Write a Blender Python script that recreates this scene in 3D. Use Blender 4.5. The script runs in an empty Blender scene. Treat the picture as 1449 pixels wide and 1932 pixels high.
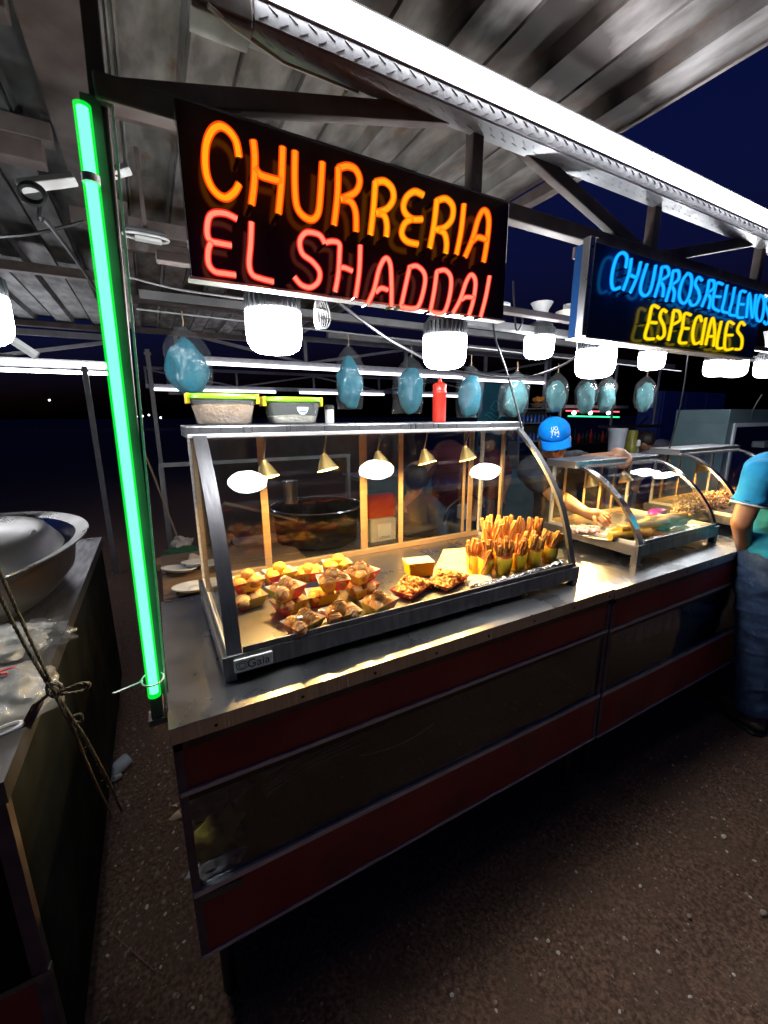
import bpy, bmesh, math, random
from mathutils import Vector, Matrix, noise, Euler
R = math.radians
rnd = random.Random(7)
S = bpy.context.scene
C = S.collection

# ------------------------------------------------------------ camera
CAM_R = Vector((0.87759939, -0.47936657, -0.00519617))
CAM_U = Vector((0.110825, 0.1923234, 0.9750536))
CAM_F = Vector((0.46640876, 0.85628231, -0.2219087))
CAM_O = Vector((0, 0, 1.55))
FPX = 789.63
cam = bpy.data.cameras.new('camera'); cam_o = bpy.data.objects.new('camera', cam); C.objects.link(cam_o)
cam.sensor_fit = 'HORIZONTAL'; cam.sensor_width = 36; cam.lens = 36 * FPX / 1449
cam.clip_start = 0.02; cam.clip_end = 3000
M4 = Matrix((CAM_R, CAM_U, -CAM_F)).transposed().to_4x4(); M4.translation = CAM_O
cam_o.matrix_world = M4
S.camera = cam_o

# ------------------------------------------------------------ dusk sky and exposure
world = bpy.data.worlds.new('World'); S.world = world; world.use_nodes = True
wn = world.node_tree; wn.nodes.clear()
sky = wn.nodes.new('ShaderNodeTexSky'); sky.sky_type = 'NISHITA'; sky.sun_disc = False
sky.sun_elevation = R(-3.0); sky.sun_rotation = R(248); sky.altitude = 0; sky.air_density = 1.0; sky.dust_density = 0.4; sky.ozone_density = 3.0
bg = wn.nodes.new('ShaderNodeBackground'); bg.inputs[1].default_value = 0.15
wo = wn.nodes.new('ShaderNodeOutputWorld')
tint = wn.nodes.new('ShaderNodeMixRGB'); tint.blend_type = 'MULTIPLY'; tint.inputs[0].default_value = 1; tint.inputs[2].default_value = (.75, 1.3, 3.3, 1)
wn.links.new(sky.outputs[0], tint.inputs[1]); wn.links.new(tint.outputs[0], bg.inputs[0]); wn.links.new(bg.outputs[0], wo.inputs[0])
S.view_settings.view_transform = 'Standard'; S.view_settings.look = 'None'
S.view_settings.gamma = 1.0; S.view_settings.use_curve_mapping = False
S.view_settings.exposure = 0.3
S.render.engine = 'CYCLES'
try:
    S.cycles.max_bounces = 10; S.cycles.transparent_max_bounces = 24; S.cycles.caustics_reflective = False; S.cycles.caustics_refractive = False
    S.cycles.sample_clamp_indirect = 6.0
except Exception: pass

LED_E, BULB_E, WARM_E, WARM_W = 18.0, 64.0, 45.0, 12.0

# ------------------------------------------------------------ placing: where a sight line meets a plane of the place
def ray(px, py):
    return (px - 724.5) / FPX * CAM_R - (py - 966) / FPX * CAM_U + CAM_F
def at(px, py, axis, val):
    d = ray(px, py); t = (val - CAM_O['xyz'.index(axis)]) / d['xyz'.index(axis)]
    return CAM_O + t * d
def pd(px, py, depth):
    return CAM_O + depth * ray(px, py)

# ------------------------------------------------------------ materials
def mat(name, col, rough=.5, metal=0., col2=None, scale=20., bump=0., stretch=(1, 1, 1), emit=None, estr=0., spec=.5,
        contrast=(.35, .65), bscale=None, coat=0., rough2=None, alpha=1., sss=0., detail=6, stain=None):
    m = bpy.data.materials.new(name); m.use_nodes = True
    nt = m.node_tree; b = nt.nodes['Principled BSDF']; L = nt.links.new
    b.inputs['Base Color'].default_value = (*col, 1); b.inputs['Roughness'].default_value = rough
    b.inputs['Metallic'].default_value = metal; b.inputs['Specular IOR Level'].default_value = spec
    b.inputs['Coat Weight'].default_value = coat; b.inputs['Alpha'].default_value = alpha
    if sss:
        b.inputs['Subsurface Weight'].default_value = sss; b.inputs['Subsurface Radius'].default_value = (.01, .005, .003)
    tc = nt.nodes.new('ShaderNodeTexCoord'); mp = nt.nodes.new('ShaderNodeMapping'); mp.inputs['Scale'].default_value = stretch
    L(tc.outputs['Object'], mp.inputs[0])
    nz = nt.nodes.new('ShaderNodeTexNoise'); nz.inputs['Scale'].default_value = scale; nz.inputs['Detail'].default_value = detail
    L(mp.outputs[0], nz.inputs['Vector'])
    out = None
    if col2 is not None:
        rp = nt.nodes.new('ShaderNodeValToRGB'); rp.color_ramp.elements[0].position = contrast[0]; rp.color_ramp.elements[1].position = contrast[1]
        rp.color_ramp.elements[0].color = (*col, 1); rp.color_ramp.elements[1].color = (*col2, 1)
        L(nz.outputs['Fac'], rp.inputs[0]); out = rp.outputs[0]
        if stain is not None:
            n3 = nt.nodes.new('ShaderNodeTexNoise'); n3.inputs['Scale'].default_value = stain[1]; n3.inputs['Detail'].default_value = 8
            L(mp.outputs[0], n3.inputs['Vector'])
            r3 = nt.nodes.new('ShaderNodeValToRGB'); r3.color_ramp.elements[0].position = stain[2]; r3.color_ramp.elements[1].position = stain[2] + .15
            L(n3.outputs['Fac'], r3.inputs[0])
            mx = nt.nodes.new('ShaderNodeMixRGB'); L(r3.outputs[0], mx.inputs[0]); L(out, mx.inputs[1]); mx.inputs[2].default_value = (*stain[0], 1)
            out = mx.outputs[0]
        L(out, b.inputs['Base Color'])
    if rough2 is not None:
        mr = nt.nodes.new('ShaderNodeMapRange'); mr.inputs['From Min'].default_value = .3; mr.inputs['From Max'].default_value = .7
        mr.inputs['To Min'].default_value = rough; mr.inputs['To Max'].default_value = rough2
        L(nz.outputs['Fac'], mr.inputs[0]); L(mr.outputs[0], b.inputs['Roughness'])
    if bump:
        n2 = nt.nodes.new('ShaderNodeTexNoise'); n2.inputs['Scale'].default_value = bscale or scale; n2.inputs['Detail'].default_value = 8
        L(mp.outputs[0], n2.inputs['Vector'])
        bp = nt.nodes.new('ShaderNodeBump'); bp.inputs['Strength'].default_value = bump; bp.inputs['Distance'].default_value = .01
        L(n2.outputs['Fac'], bp.inputs['Height']); L(bp.outputs[0], b.inputs['Normal'])
    if emit is not None:
        b.inputs['Emission Color'].default_value = (*emit, 1); b.inputs['Emission Strength'].default_value = estr
    return m

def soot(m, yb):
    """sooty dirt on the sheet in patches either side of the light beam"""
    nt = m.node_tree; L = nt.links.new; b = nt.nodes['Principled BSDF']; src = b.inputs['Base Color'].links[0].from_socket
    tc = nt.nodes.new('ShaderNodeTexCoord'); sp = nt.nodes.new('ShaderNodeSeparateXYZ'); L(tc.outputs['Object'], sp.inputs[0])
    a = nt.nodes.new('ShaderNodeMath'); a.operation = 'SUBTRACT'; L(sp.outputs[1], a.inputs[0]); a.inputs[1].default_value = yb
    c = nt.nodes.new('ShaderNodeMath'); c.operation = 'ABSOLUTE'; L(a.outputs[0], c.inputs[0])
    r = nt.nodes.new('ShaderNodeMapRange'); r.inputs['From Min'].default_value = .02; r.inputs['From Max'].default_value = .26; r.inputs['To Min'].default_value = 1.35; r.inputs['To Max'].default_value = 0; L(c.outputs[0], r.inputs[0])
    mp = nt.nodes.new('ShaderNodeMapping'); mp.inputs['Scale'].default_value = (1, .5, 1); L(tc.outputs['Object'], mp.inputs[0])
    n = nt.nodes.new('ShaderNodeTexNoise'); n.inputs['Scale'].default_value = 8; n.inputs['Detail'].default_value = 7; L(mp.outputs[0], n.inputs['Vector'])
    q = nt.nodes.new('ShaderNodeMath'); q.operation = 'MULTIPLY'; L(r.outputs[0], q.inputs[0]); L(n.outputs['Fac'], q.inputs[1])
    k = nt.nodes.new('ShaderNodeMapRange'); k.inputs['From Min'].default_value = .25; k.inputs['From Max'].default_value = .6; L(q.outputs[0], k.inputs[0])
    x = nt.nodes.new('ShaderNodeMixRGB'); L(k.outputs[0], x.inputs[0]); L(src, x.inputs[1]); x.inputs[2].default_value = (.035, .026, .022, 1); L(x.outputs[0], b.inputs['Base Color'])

def glass_mat(name, tint=(.95, .97, .965), ior=1.46, dirt=0.0, rough=.0):
    m = bpy.data.materials.new(name); m.use_nodes = True; nt = m.node_tree; nt.nodes.clear(); L = nt.links.new
    o = nt.nodes.new('ShaderNodeOutputMaterial'); mx = nt.nodes.new('ShaderNodeMixShader')
    t = nt.nodes.new('ShaderNodeBsdfTransparent'); t.inputs[0].default_value = (*tint, 1)
    g = nt.nodes.new('ShaderNodeBsdfGlossy'); g.inputs['Roughness'].default_value = rough
    fr = nt.nodes.new('ShaderNodeFresnel'); geo = nt.nodes.new('ShaderNodeNewGeometry')
    mr = nt.nodes.new('ShaderNodeMapRange'); mr.inputs['To Min'].default_value = ior; mr.inputs['To Max'].default_value = 1 / ior
    L(geo.outputs['Backfacing'], mr.inputs[0]); L(mr.outputs[0], fr.inputs['IOR'])
    L(fr.outputs[0], mx.inputs[0]); L(t.outputs[0], mx.inputs[1]); L(g.outputs[0], mx.inputs[2])
    last = mx
    if dirt:
        d = nt.nodes.new('ShaderNodeBsdfDiffuse'); d.inputs[0].default_value = (.7, .7, .7, 1)
        nz = nt.nodes.new('ShaderNodeTexNoise'); nz.inputs['Scale'].default_value = 9; nz.inputs['Detail'].default_value = 8
        tc = nt.nodes.new('ShaderNodeTexCoord'); L(tc.outputs['Object'], nz.inputs['Vector'])
        m2 = nt.nodes.new('ShaderNodeMapRange'); m2.inputs['From Min'].default_value = .45; m2.inputs['From Max'].default_value = .8
        m2.inputs['To Min'].default_value = 0; m2.inputs['To Max'].default_value = dirt; L(nz.outputs['Fac'], m2.inputs[0])
        x2 = nt.nodes.new('ShaderNodeMixShader'); L(m2.outputs[0], x2.inputs[0]); L(mx.outputs[0], x2.inputs[1]); L(d.outputs[0], x2.inputs[2]); last = x2
    L(last.outputs[0], o.inputs[0]); return m

def film_mat(name, tint, white, rough=.12, bump=.6, gloss=.07):
    m = bpy.data.materials.new(name); m.use_nodes = True; nt = m.node_tree; nt.nodes.clear(); L = nt.links.new
    o = nt.nodes.new('ShaderNodeOutputMaterial'); mx = nt.nodes.new('ShaderNodeMixShader'); m2 = nt.nodes.new('ShaderNodeMixShader')
    t = nt.nodes.new('ShaderNodeBsdfTransparent'); t.inputs[0].default_value = (*tint, 1)
    g = nt.nodes.new('ShaderNodeBsdfGlossy'); g.inputs['Roughness'].default_value = rough
    d = nt.nodes.new('ShaderNodeBsdfDiffuse'); d.inputs[0].default_value = (.85, .88, .9, 1)
    tc = nt.nodes.new('ShaderNodeTexCoord'); nz = nt.nodes.new('ShaderNodeTexNoise'); nz.inputs['Scale'].default_value = 28; nz.inputs['Detail'].default_value = 5
    mp = nt.nodes.new('ShaderNodeMapping'); mp.inputs['Scale'].default_value = (1, 1, .35); L(tc.outputs['Object'], mp.inputs[0]); L(mp.outputs[0], nz.inputs['Vector'])
    bp = nt.nodes.new('ShaderNodeBump'); bp.inputs['Strength'].default_value = bump; bp.inputs['Distance'].default_value = .02
    L(nz.outputs['Fac'], bp.inputs['Height']); L(bp.outputs[0], g.inputs['Normal'])
    mx.inputs[0].default_value = white; L(t.outputs[0], mx.inputs[1]); L(d.outputs[0], mx.inputs[2])
    m2.inputs[0].default_value = gloss; L(mx.outputs[0], m2.inputs[1]); L(g.outputs[0], m2.inputs[2])
    L(m2.outputs[0], o.inputs[0]); return m

def emit_mat(name, col, s):
    m = bpy.data.materials.new(name); m.use_nodes = True; nt = m.node_tree; nt.nodes.clear()
    o = nt.nodes.new('ShaderNodeOutputMaterial'); e = nt.nodes.new('ShaderNodeEmission')
    e.inputs[0].default_value = (*col, 1); e.inputs[1].default_value = s; nt.links.new(e.outputs[0], o.inputs[0]); return m

def neon_skin(name, col, s, clear):
    m = bpy.data.materials.new(name); m.use_nodes = True; nt = m.node_tree; nt.nodes.clear(); L = nt.links.new
    o = nt.nodes.new('ShaderNodeOutputMaterial'); e = nt.nodes.new('ShaderNodeEmission'); t = nt.nodes.new('ShaderNodeBsdfTransparent')
    mx = nt.nodes.new('ShaderNodeMixShader'); mx.inputs[0].default_value = clear
    e.inputs[0].default_value = (*col, 1); e.inputs[1].default_value = s
    L(e.outputs[0], mx.inputs[1]); L(t.outputs[0], mx.inputs[2]); L(mx.outputs[0], o.inputs[0]); return m

def print_mat(name, a, b, axis=0, off=0.0, n=.25):
    """printed paper: two flat inks meeting on a wavy line"""
    m = bpy.data.materials.new(name); m.use_nodes = True; nt = m.node_tree; L = nt.links.new; bs = nt.nodes['Principled BSDF']
    bs.inputs['Roughness'].default_value = .45
    tc = nt.nodes.new('ShaderNodeTexCoord'); sp = nt.nodes.new('ShaderNodeSeparateXYZ'); L(tc.outputs['Object'], sp.inputs[0])
    nz = nt.nodes.new('ShaderNodeTexNoise'); nz.inputs['Scale'].default_value = 22; L(tc.outputs['Object'], nz.inputs['Vector'])
    ma = nt.nodes.new('ShaderNodeMath'); ma.operation = 'MULTIPLY_ADD'; ma.inputs[1].default_value = n * .2; L(nz.outputs['Fac'], ma.inputs[0]); L(sp.outputs[axis], ma.inputs[2])
    gt = nt.nodes.new('ShaderNodeMapRange'); gt.inputs['From Min'].default_value = off + n * .1; gt.inputs['From Max'].default_value = off + n * .1 + .004
    L(ma.outputs[0], gt.inputs[0])
    mx = nt.nodes.new('ShaderNodeMixRGB'); L(gt.outputs[0], mx.inputs[0]); mx.inputs[1].default_value = (*a, 1); mx.inputs[2].default_value = (*b, 1)
    L(mx.outputs[0], bs.inputs['Base Color']); return m

M = {}
M['steel'] = mat('brushed_steel', (.52, .53, .55), .25, 1, (.42, .43, .45), 6, .05, (40, 1, 1), rough2=.42)
M['steel_top'] = mat('worn_steel_sheet', (.46, .475, .50), .22, 1, (.34, .345, .36), 5, .05, (1.2, 1, 1), rough2=.38, bscale=3.5)
M['oldsteel'] = mat('dark_old_steel', (.014, .016, .015), .6, .0, (.008, .010, .009), 7, .1, (6, 1, 1), rough2=.75, spec=.08)
M['steel_dark'] = mat('dull_steel', (.22, .22, .23), .38, .9, (.14, .14, .15), 9, .1, (6, 1, 1), rough2=.5)
M['mirror_steel'] = mat('polished_steel', (.6, .61, .62), .12, 1, (.5, .5, .51), 14, .02, rough2=.22)
M['alu'] = mat('aluminium', (.70, .70, .69), .4, .6, (.55, .55, .54), 12, .15, (1, 1, 8), rough2=.55)
M['alu_basin'] = mat('cast_aluminium', (.5, .5, .47), .24, 1, (.38, .38, .36), 4, .03, rough2=.4)
M['galv'] = mat('galvanised_sheet', (.38, .365, .35), .55, .25, (.15, .14, .13), 5, .12, (3, 1.2, 1), rough2=.68, stain=((.17, .095, .055), 4, .56), contrast=(.36, .64), detail=14)
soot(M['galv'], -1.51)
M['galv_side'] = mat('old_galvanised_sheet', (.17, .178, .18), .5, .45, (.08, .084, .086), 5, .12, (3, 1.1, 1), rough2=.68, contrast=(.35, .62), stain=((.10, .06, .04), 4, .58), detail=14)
M['tube'] = mat('brown_primed_steel_tube', (.10, .075, .07), .5, .1, (.17, .14, .13), 11, .1, stain=((.3, .28, .27), 9, .64))
M['tube_grey'] = mat('grey_steel_tube', (.20, .205, .215), .45, .5, (.28, .28, .29), 10, .1, rough2=.6)
M['plate'] = mat('tread_plate', (.50, .51, .53), .42, .8, (.40, .41, .43), 16, .06, rough2=.55)
M['red'] = mat('dark_red_laminate', (.38, .034, .028), .30, 0, (.30, .024, .022), 3, .05, rough2=.6, stain=((.15, .035, .025), 5, .58), detail=12)
M['black'] = mat('black_void_board', (.012, .012, .013), .6, 0, (.02, .02, .02), 8, .05)
M['blackgloss'] = mat('black_acrylic', (.018, .008, .011), .09, 0, spec=.4)
M['bluegloss'] = mat('dark_blue_acrylic', (.012, .05, .16), .12, 0, spec=.6)
M['brownedge'] = mat('brown_painted_edge', (.06, .04, .035), .4, .4, (.10, .08, .07), 14, .1)
M['wood'] = mat('weathered_wood', (.20, .13, .08), .7, 0, (.12, .075, .05), 7, .3, (1, 8, 1))
M['tan'] = mat('anodised_tan_frame', (.50, .36, .22), .35, .6, (.42, .30, .18), 10, .04, (1, 1, 10))
M['rubber'] = mat('black_rubber', (.015, .015, .016), .45, 0)
M['cable'] = mat('black_cable', (.018, .018, .02), .35, 0)
M['greycable'] = mat('grey_cable', (.2, .2, .21), .5, 0)
M['rope'] = mat('sisal_rope', (.20, .15, .085), .9, 0, (.13, .095, .05), 90, .6)
M['white_plastic'] = mat('white_plastic', (.72, .72, .72), .35, 0, (.6, .6, .61), 8, .02)
M['cream_plastic'] = mat('aged_cream_plastic', (.62, .60, .52), .4, 0, (.5, .48, .40), 10, .05)
M['sink_grey'] = mat('bulb_heat_sink', (.13, .135, .145), .38, .5, (.10, .105, .11), 12, .04)
M['glass'] = glass_mat('case_glass')
M['glass_front'] = glass_mat('counter_glass', tint=(.72, .77, .80), ior=1.6)
M['clear_tub'] = film_mat('clear_tub_plastic', (.9, .92, .93), .10, .15, .05)
M['bagfilm'] = film_mat('clear_bag_film', (.95, .97, .98), .022, .16, .7, .03)
M['floss'] = mat('blue_spun_sugar', (.012, .15, .21), .95, 0, (.009, .115, .165), 40, .35, bscale=60)
M['floss_pale'] = mat('pale_green_spun_sugar', (.055, .17, .18), .95, 0, (.042, .14, .15), 40, .35, bscale=60)
M['lid_green'] = mat('lime_green_lid', (.25, .62, .03), .3, 0, (.2, .54, .02), 9)
M['clip_yellow'] = mat('yellow_clip', (.85, .65, .02), .35)
M['brown_sugar'] = mat('cinnamon_sugar', (.50, .33, .19), .95, 0, (.38, .23, .12), 40, 1.0, bscale=120)
M['white_sugar'] = mat('pale_sugar', (.62, .58, .48), .95, 0, (.50, .44, .34), 40, 1.0, bscale=120)
M['ketchup'] = mat('red_squeeze_plastic', (.60, .035, .02), .32, 0, (.5, .025, .015), 8, sss=.1)
M['dough'] = mat('fried_dough', (.82, .34, .05), .62, 0, (.66, .23, .03), 30, .5, sss=.08, bscale=70, contrast=(.3, .75))
M['dough_yellow'] = mat('golden_fried_dough', (.90, .50, .05), .6, 0, (.80, .36, .035), 30, .5, sss=.08, bscale=70)
M['dough_sugar'] = mat('sugared_fried_dough', (.66, .29, .07), .75, 0, (.76, .46, .19), 70, .5, bscale=90, contrast=(.4, .7))
M['churro'] = mat('fried_churro', (.78, .36, .075), .68, 0, (.58, .22, .04), 45, .6, bscale=110, contrast=(.3, .75), stain=((.68, .48, .28), 70, .60))
M['churro_light'] = mat('golden_churro', (.84, .48, .12), .68, 0, (.72, .34, .07), 45, .6, bscale=110, contrast=(.3, .75), stain=((.75, .55, .32), 70, .60))
M['choc'] = mat('chocolate_sauce', (.20, .085, .035), .22, 0, (.26, .12, .05), 20, .1, coat=.4)
M['caramel'] = mat('caramel_sauce', (.50, .26, .10), .2, 0, (.62, .42, .22), 60, .2, coat=.4)
M['marsh'] = mat('marshmallow', (.82, .78, .72), .8, 0, (.75, .7, .66), 20, .3, sss=.1)
M['pinkmarsh'] = mat('pink_marshmallow', (.62, .36, .36), .7, 0, (.75, .62, .6), 30, .4, contrast=(.4, .6))
M['tray_out'] = print_mat('yellow_red_tray_print', (.80, .06, .02), (.90, .68, .03), 0, -.016)
M['tray_out2'] = print_mat('red_side_tray_print', (.90, .68, .03), (.80, .06, .02), 0, .004)
M['tray_in'] = mat('white_tray_paper', (.78, .75, .68), .6, 0, (.72, .68, .6), 10, .05)
M['cup_yellow'] = mat('yellow_paper_cup', (.94, .60, .02), .5, 0, (.90, .54, .015), 9, .06, stain=((.62, .32, .02), 16, .66))
M['cup_red'] = mat('red_paper_liner', (.66, .07, .02), .5)
M['parch'] = mat('greased_paper', (.80, .68, .38), .55, 0, (.72, .58, .28), 5, .25)
M['foil'] = mat('crinkled_foil', (.62, .62, .63), .18, 1, (.5, .5, .51), 26, 1.0, bscale=34)
M['warm'] = emit_mat('warm_bulb_glow', (1, .62, .20), WARM_E)
M['shade'] = mat('brass_lamp_shade', (.52, .36, .13), .35, .6, (.44, .29, .10), 10, .05)
M['shade_in'] = mat('shade_inner_paint', (.85, .68, .28), .5, 0)
M['led'] = emit_mat('white_led_diffuser', (.96, .95, 1), LED_E)
M['bulb'] = emit_mat('white_bulb_glow', (.97, .98, 1), BULB_E)
M['led_far'] = emit_mat('far_led_diffuser', (.93, .88, 1), 5.0)
M['green_led'] = emit_mat('green_led_core', (.13, 1.0, .40), 3.6)
M['green_skin'] = neon_skin('green_tube_glow_sleeve', (.0, 1, .05), .9, .5)
M['soil'] = mat('dirt', (.085, .045, .027), .95, 0, (.25, .145, .092), 85, 1.0, bscale=150, detail=15, stain=((.15, .09, .058), 3.2, .5), contrast=(.36, .66))
M['stone'] = mat('pale_pebble', (.40, .32, .25), .8, 0, (.26, .19, .14), 30, .2)
M['shell'] = mat('shell_chip', (.66, .6, .52), .5, 0)
M['straw'] = mat('dry_straw', (.24, .17, .10), .8, 0)
M['skin'] = mat('tan_skin', (.34, .175, .10), .48, 0, (.29, .14, .078), 14, .08, sss=.12)
M['hair'] = mat('dark_hair', (.012, .009, .008), .5, 0, (.025, .018, .014), 60, .6, (1, 1, .2))
M['shirt_dark'] = mat('charcoal_cotton', (.022, .024, .034), .9, 0, (.03, .032, .045), 30, .35, bscale=14)
M['cap'] = mat('bright_blue_cap', (.004, .19, .66), .95, 0, (.004, .17, .58), 60, .3, spec=.08)
M['polo'] = mat('turquoise_polo', (.015, .34, .66), .85, 0, (.012, .28, .56), 22, .5, bscale=11)
M['denim'] = mat('dark_blue_denim', (.022, .045, .10), .9, 0, (.04, .075, .15), 16, .5, bscale=12, stain=((.06, .10, .18), 60, .55))
M['denim_light'] = mat('washed_denim', (.07, .12, .21), .9, 0, (.11, .18, .29), 12, .5)
M['maroon'] = mat('maroon_cotton', (.10, .012, .022), .9, 0, (.07, .01, .015), 10, .3)
M['greyshirt'] = mat('heather_grey_cotton', (.20, .20, .25), .9, 0, (.26, .26, .31), 60, .2)
M['shoe'] = mat('brown_leather', (.07, .04, .025), .5)
M['white_cloth'] = mat('white_cotton', (.8, .8, .78), .85)
M['navy_cloth'] = mat('navy_trim', (.02, .03, .08), .85)
M['white_ink'] = mat('white_ink', (.8, .8, .8), .5)
M['dark_ink'] = mat('dark_ink', (.03, .03, .03), .5)
M['blue_ink'] = mat('blue_ink', (.03, .18, .5), .5)
M['bluewall'] = mat('blue_painted_steel', (.035, .075, .36), .4, 0, (.025, .06, .28), 4, .05)
M['teal'] = mat('teal_banner', (.015, .14, .20), .6, 0, (.01, .10, .16), 4)
M['tealglow'] = mat('pale_teal_print', (.08, .42, .45), .6)
M['orangejuice'] = mat('brown_chamoy_jar', (.30, .075, .035), .3, 0, (.22, .05, .025), 9)
M['tealpaint'] = mat('grey_teal_paint', (.13, .20, .22), .4, .2, (.10, .16, .18), 6)
M['nuts'] = mat('candied_nuts', (.34, .20, .11), .55, 0, (.5, .36, .22), 3, .2)
M['nuts2'] = mat('dark_candied_nuts', (.20, .08, .035), .45, 0, (.3, .14, .07), 3, .2)
M['redplastic'] = mat('red_plastic', (.5, .02, .02), .4)
M['yellowplastic'] = mat('olive_yellow_plastic', (.28, .26, .03), .4)
M['blueplastic'] = mat('blue_plastic', (.02, .06, .5), .4)
M['bluebottle'] = mat('blue_bottle_plastic', (.03, .09, .36), .2)
M['kraft'] = mat('kraft_paper', (.40, .27, .16), .8, 0, (.32, .21, .12), 12, .4)
M['yellowpaper'] = mat('crumpled_yellow_paper', (.70, .50, .08), .6, 0, (.6, .42, .05), 12, .5, bscale=18)
M['whitepaper'] = mat('crumpled_white_paper', (.55, .52, .48), .7, 0, (.46, .43, .38), 12, .5, bscale=18)
M['card'] = mat('cardboard', (.33, .22, .12), .8, 0, (.26, .17, .09), 8, .2)
M['purple'] = mat('purple_plastic', (.25, .03, .32), .35)
M['green_cloth'] = mat('dark_green_cloth', (.02, .10, .055), .9)
M['pvc'] = mat('white_pvc_pipe', (.62, .63, .63), .4)
M['plateware'] = mat('white_polystyrene', (.52, .56, .62), .5, 0, (.45, .5, .56), 8)

# ------------------------------------------------------------ mesh building
class MB:
    def __init__(s): s.v = []; s.f = []; s.m = []
    def add(s, vs, fs, mi=0):
        o = len(s.v); s.v += [Vector(p) for p in vs]; s.f += [tuple(i + o for i in f) for f in fs]; s.m += [mi] * len(fs); return s
    def box(s, lo, hi, mi=0):
        (a, b, c), (d, e, f) = lo, hi
        return s.add([(a, b, c), (d, b, c), (d, e, c), (a, e, c), (a, b, f), (d, b, f), (d, e, f), (a, e, f)],
                     [(0, 3, 2, 1), (4, 5, 6, 7), (0, 1, 5, 4), (1, 2, 6, 5), (2, 3, 7, 6), (3, 0, 4, 7)], mi)
    def bar(s, p, q, w, h, up=(0, 0, 1), mi=0):
        p, q = Vector(p), Vector(q); d = (q - p).normalized(); up = Vector(up)
        if abs(d.dot(up)) > .98: up = Vector((0, 1, 0))
        x = d.cross(up).normalized() * w / 2; y = x.cross(d).normalized() * h / 2
        vs = [p - x - y, p + x - y, p + x + y, p - x + y, q - x - y, q + x - y, q + x + y, q - x + y]
        return s.add(vs, [(0, 1, 2, 3), (7, 6, 5, 4), (0, 4, 5, 1), (1, 5, 6, 2), (2, 6, 7, 3), (3, 7, 4, 0)], mi)
    def tube(s, pts, r, n=8, closed=False, mi=0, rf=None):
        pts = [Vector(p) for p in pts]; k = len(pts); rings = []; prev = None
        for i, p in enumerate(pts):
            a = pts[(i - 1) % k] if (closed or i) else p; b = pts[(i + 1) % k] if (closed or i < k - 1) else p
            t = (b - a).normalized() if (b - a).length > 1e-9 else Vector((0, 0, 1))
            if prev is None:
                u = t.cross(Vector((0, 0, 1)) if abs(t.z) < .9 else Vector((1, 0, 0))).normalized()
            else:
                u = (prev - t * prev.dot(t)); u = u.normalized() if u.length > 1e-6 else prev
            prev = u; w = t.cross(u); rr = rf(i / (k - 1)) * r if rf else r
            rings.append([p + rr * (math.cos(2 * math.pi * j / n) * u + math.sin(2 * math.pi * j / n) * w) for j in range(n)])
        vs = [q for rg in rings for q in rg]; fs = []
        for i in range(k if closed else k - 1):
            for j in range(n):
                a = i * n + j; b = i * n + (j + 1) % n; c = ((i + 1) % k) * n + (j + 1) % n; d = ((i + 1) % k) * n + j
                fs.append((a, b, c, d))
        if not closed: fs += [tuple(range(n - 1, -1, -1)), tuple((k - 1) * n + j for j in range(n))]
        return s.add(vs, fs, mi)
    def lathe(s, prof, c=(0, 0, 0), n=24, sx=1, sy=1, mi=0, close=True, axis=None, wob=None):
        c = Vector(c); vs = []
        q = Vector((0, 0, 1)).rotation_difference(Vector(axis)) if axis is not None else None
        for i, (r, z) in enumerate(prof):
            for j in range(n):
                a = 2 * math.pi * j / n; k = wob(a, i) if wob else 1
                p = Vector((r * k * sx * math.cos(a), r * k * sy * math.sin(a), z))
                if q: p = q @ p
                vs.append(c + p)
        fs = [(i * n + j, i * n + (j + 1) % n, (i + 1) * n + (j + 1) % n, (i + 1) * n + j) for i in range(len(prof) - 1) for j in range(n)]
        if close: fs += [tuple(range(n - 1, -1, -1)), tuple((len(prof) - 1) * n + j for j in range(n))]
        return s.add(vs, fs, mi)
    def prism(s, poly, axis, a, b, mi=0):
        """poly: 2D points in the two other axes, extruded along axis from a to b"""
        def P(u, v, t):
            return {'x': (t, u, v), 'y': (u, t, v), 'z': (u, v, t)}[axis]
        n = len(poly)
        vs = [P(u, v, a) for u, v in poly] + [P(u, v, b) for u, v in poly]
        fs = [tuple(range(n - 1, -1, -1)), tuple(range(n, 2 * n))] + [(i, (i + 1) % n, n + (i + 1) % n, n + i) for i in range(n)]
        return s.add(vs, fs, mi)
    def blob(s, c, r, sub=2, amp=.1, fr=3., seed=0, mi=0, rot=None):
        bm = bmesh.new(); bmesh.ops.create_icosphere(bm, subdivisions=sub, radius=1)
        r = Vector((r, r, r)) if isinstance(r, (int, float)) else Vector(r); c = Vector(c); vs = []
        for v in bm.verts:
            k = 1 + amp * noise.noise(v.co * fr + Vector((seed * 7.3, seed * 3.1, 1.7)))
            p = Vector((v.co.x * r.x, v.co.y * r.y, v.co.z * r.z)) * k
            if rot: p = rot @ p
            vs.append(c + p)
        fs = [tuple(v.index for v in f.verts) for f in bm.faces]; bm.free()
        return s.add(vs, fs, mi)
    def grid(s, fn, nu, nv, mi=0):
        vs = [fn(i / nu, j / nv) for j in range(nv + 1) for i in range(nu + 1)]
        fs = [(j * (nu + 1) + i, j * (nu + 1) + i + 1, (j + 1) * (nu + 1) + i + 1, (j + 1) * (nu + 1) + i) for j in range(nv) for i in range(nu)]
        return s.add(vs, fs, mi)
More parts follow.
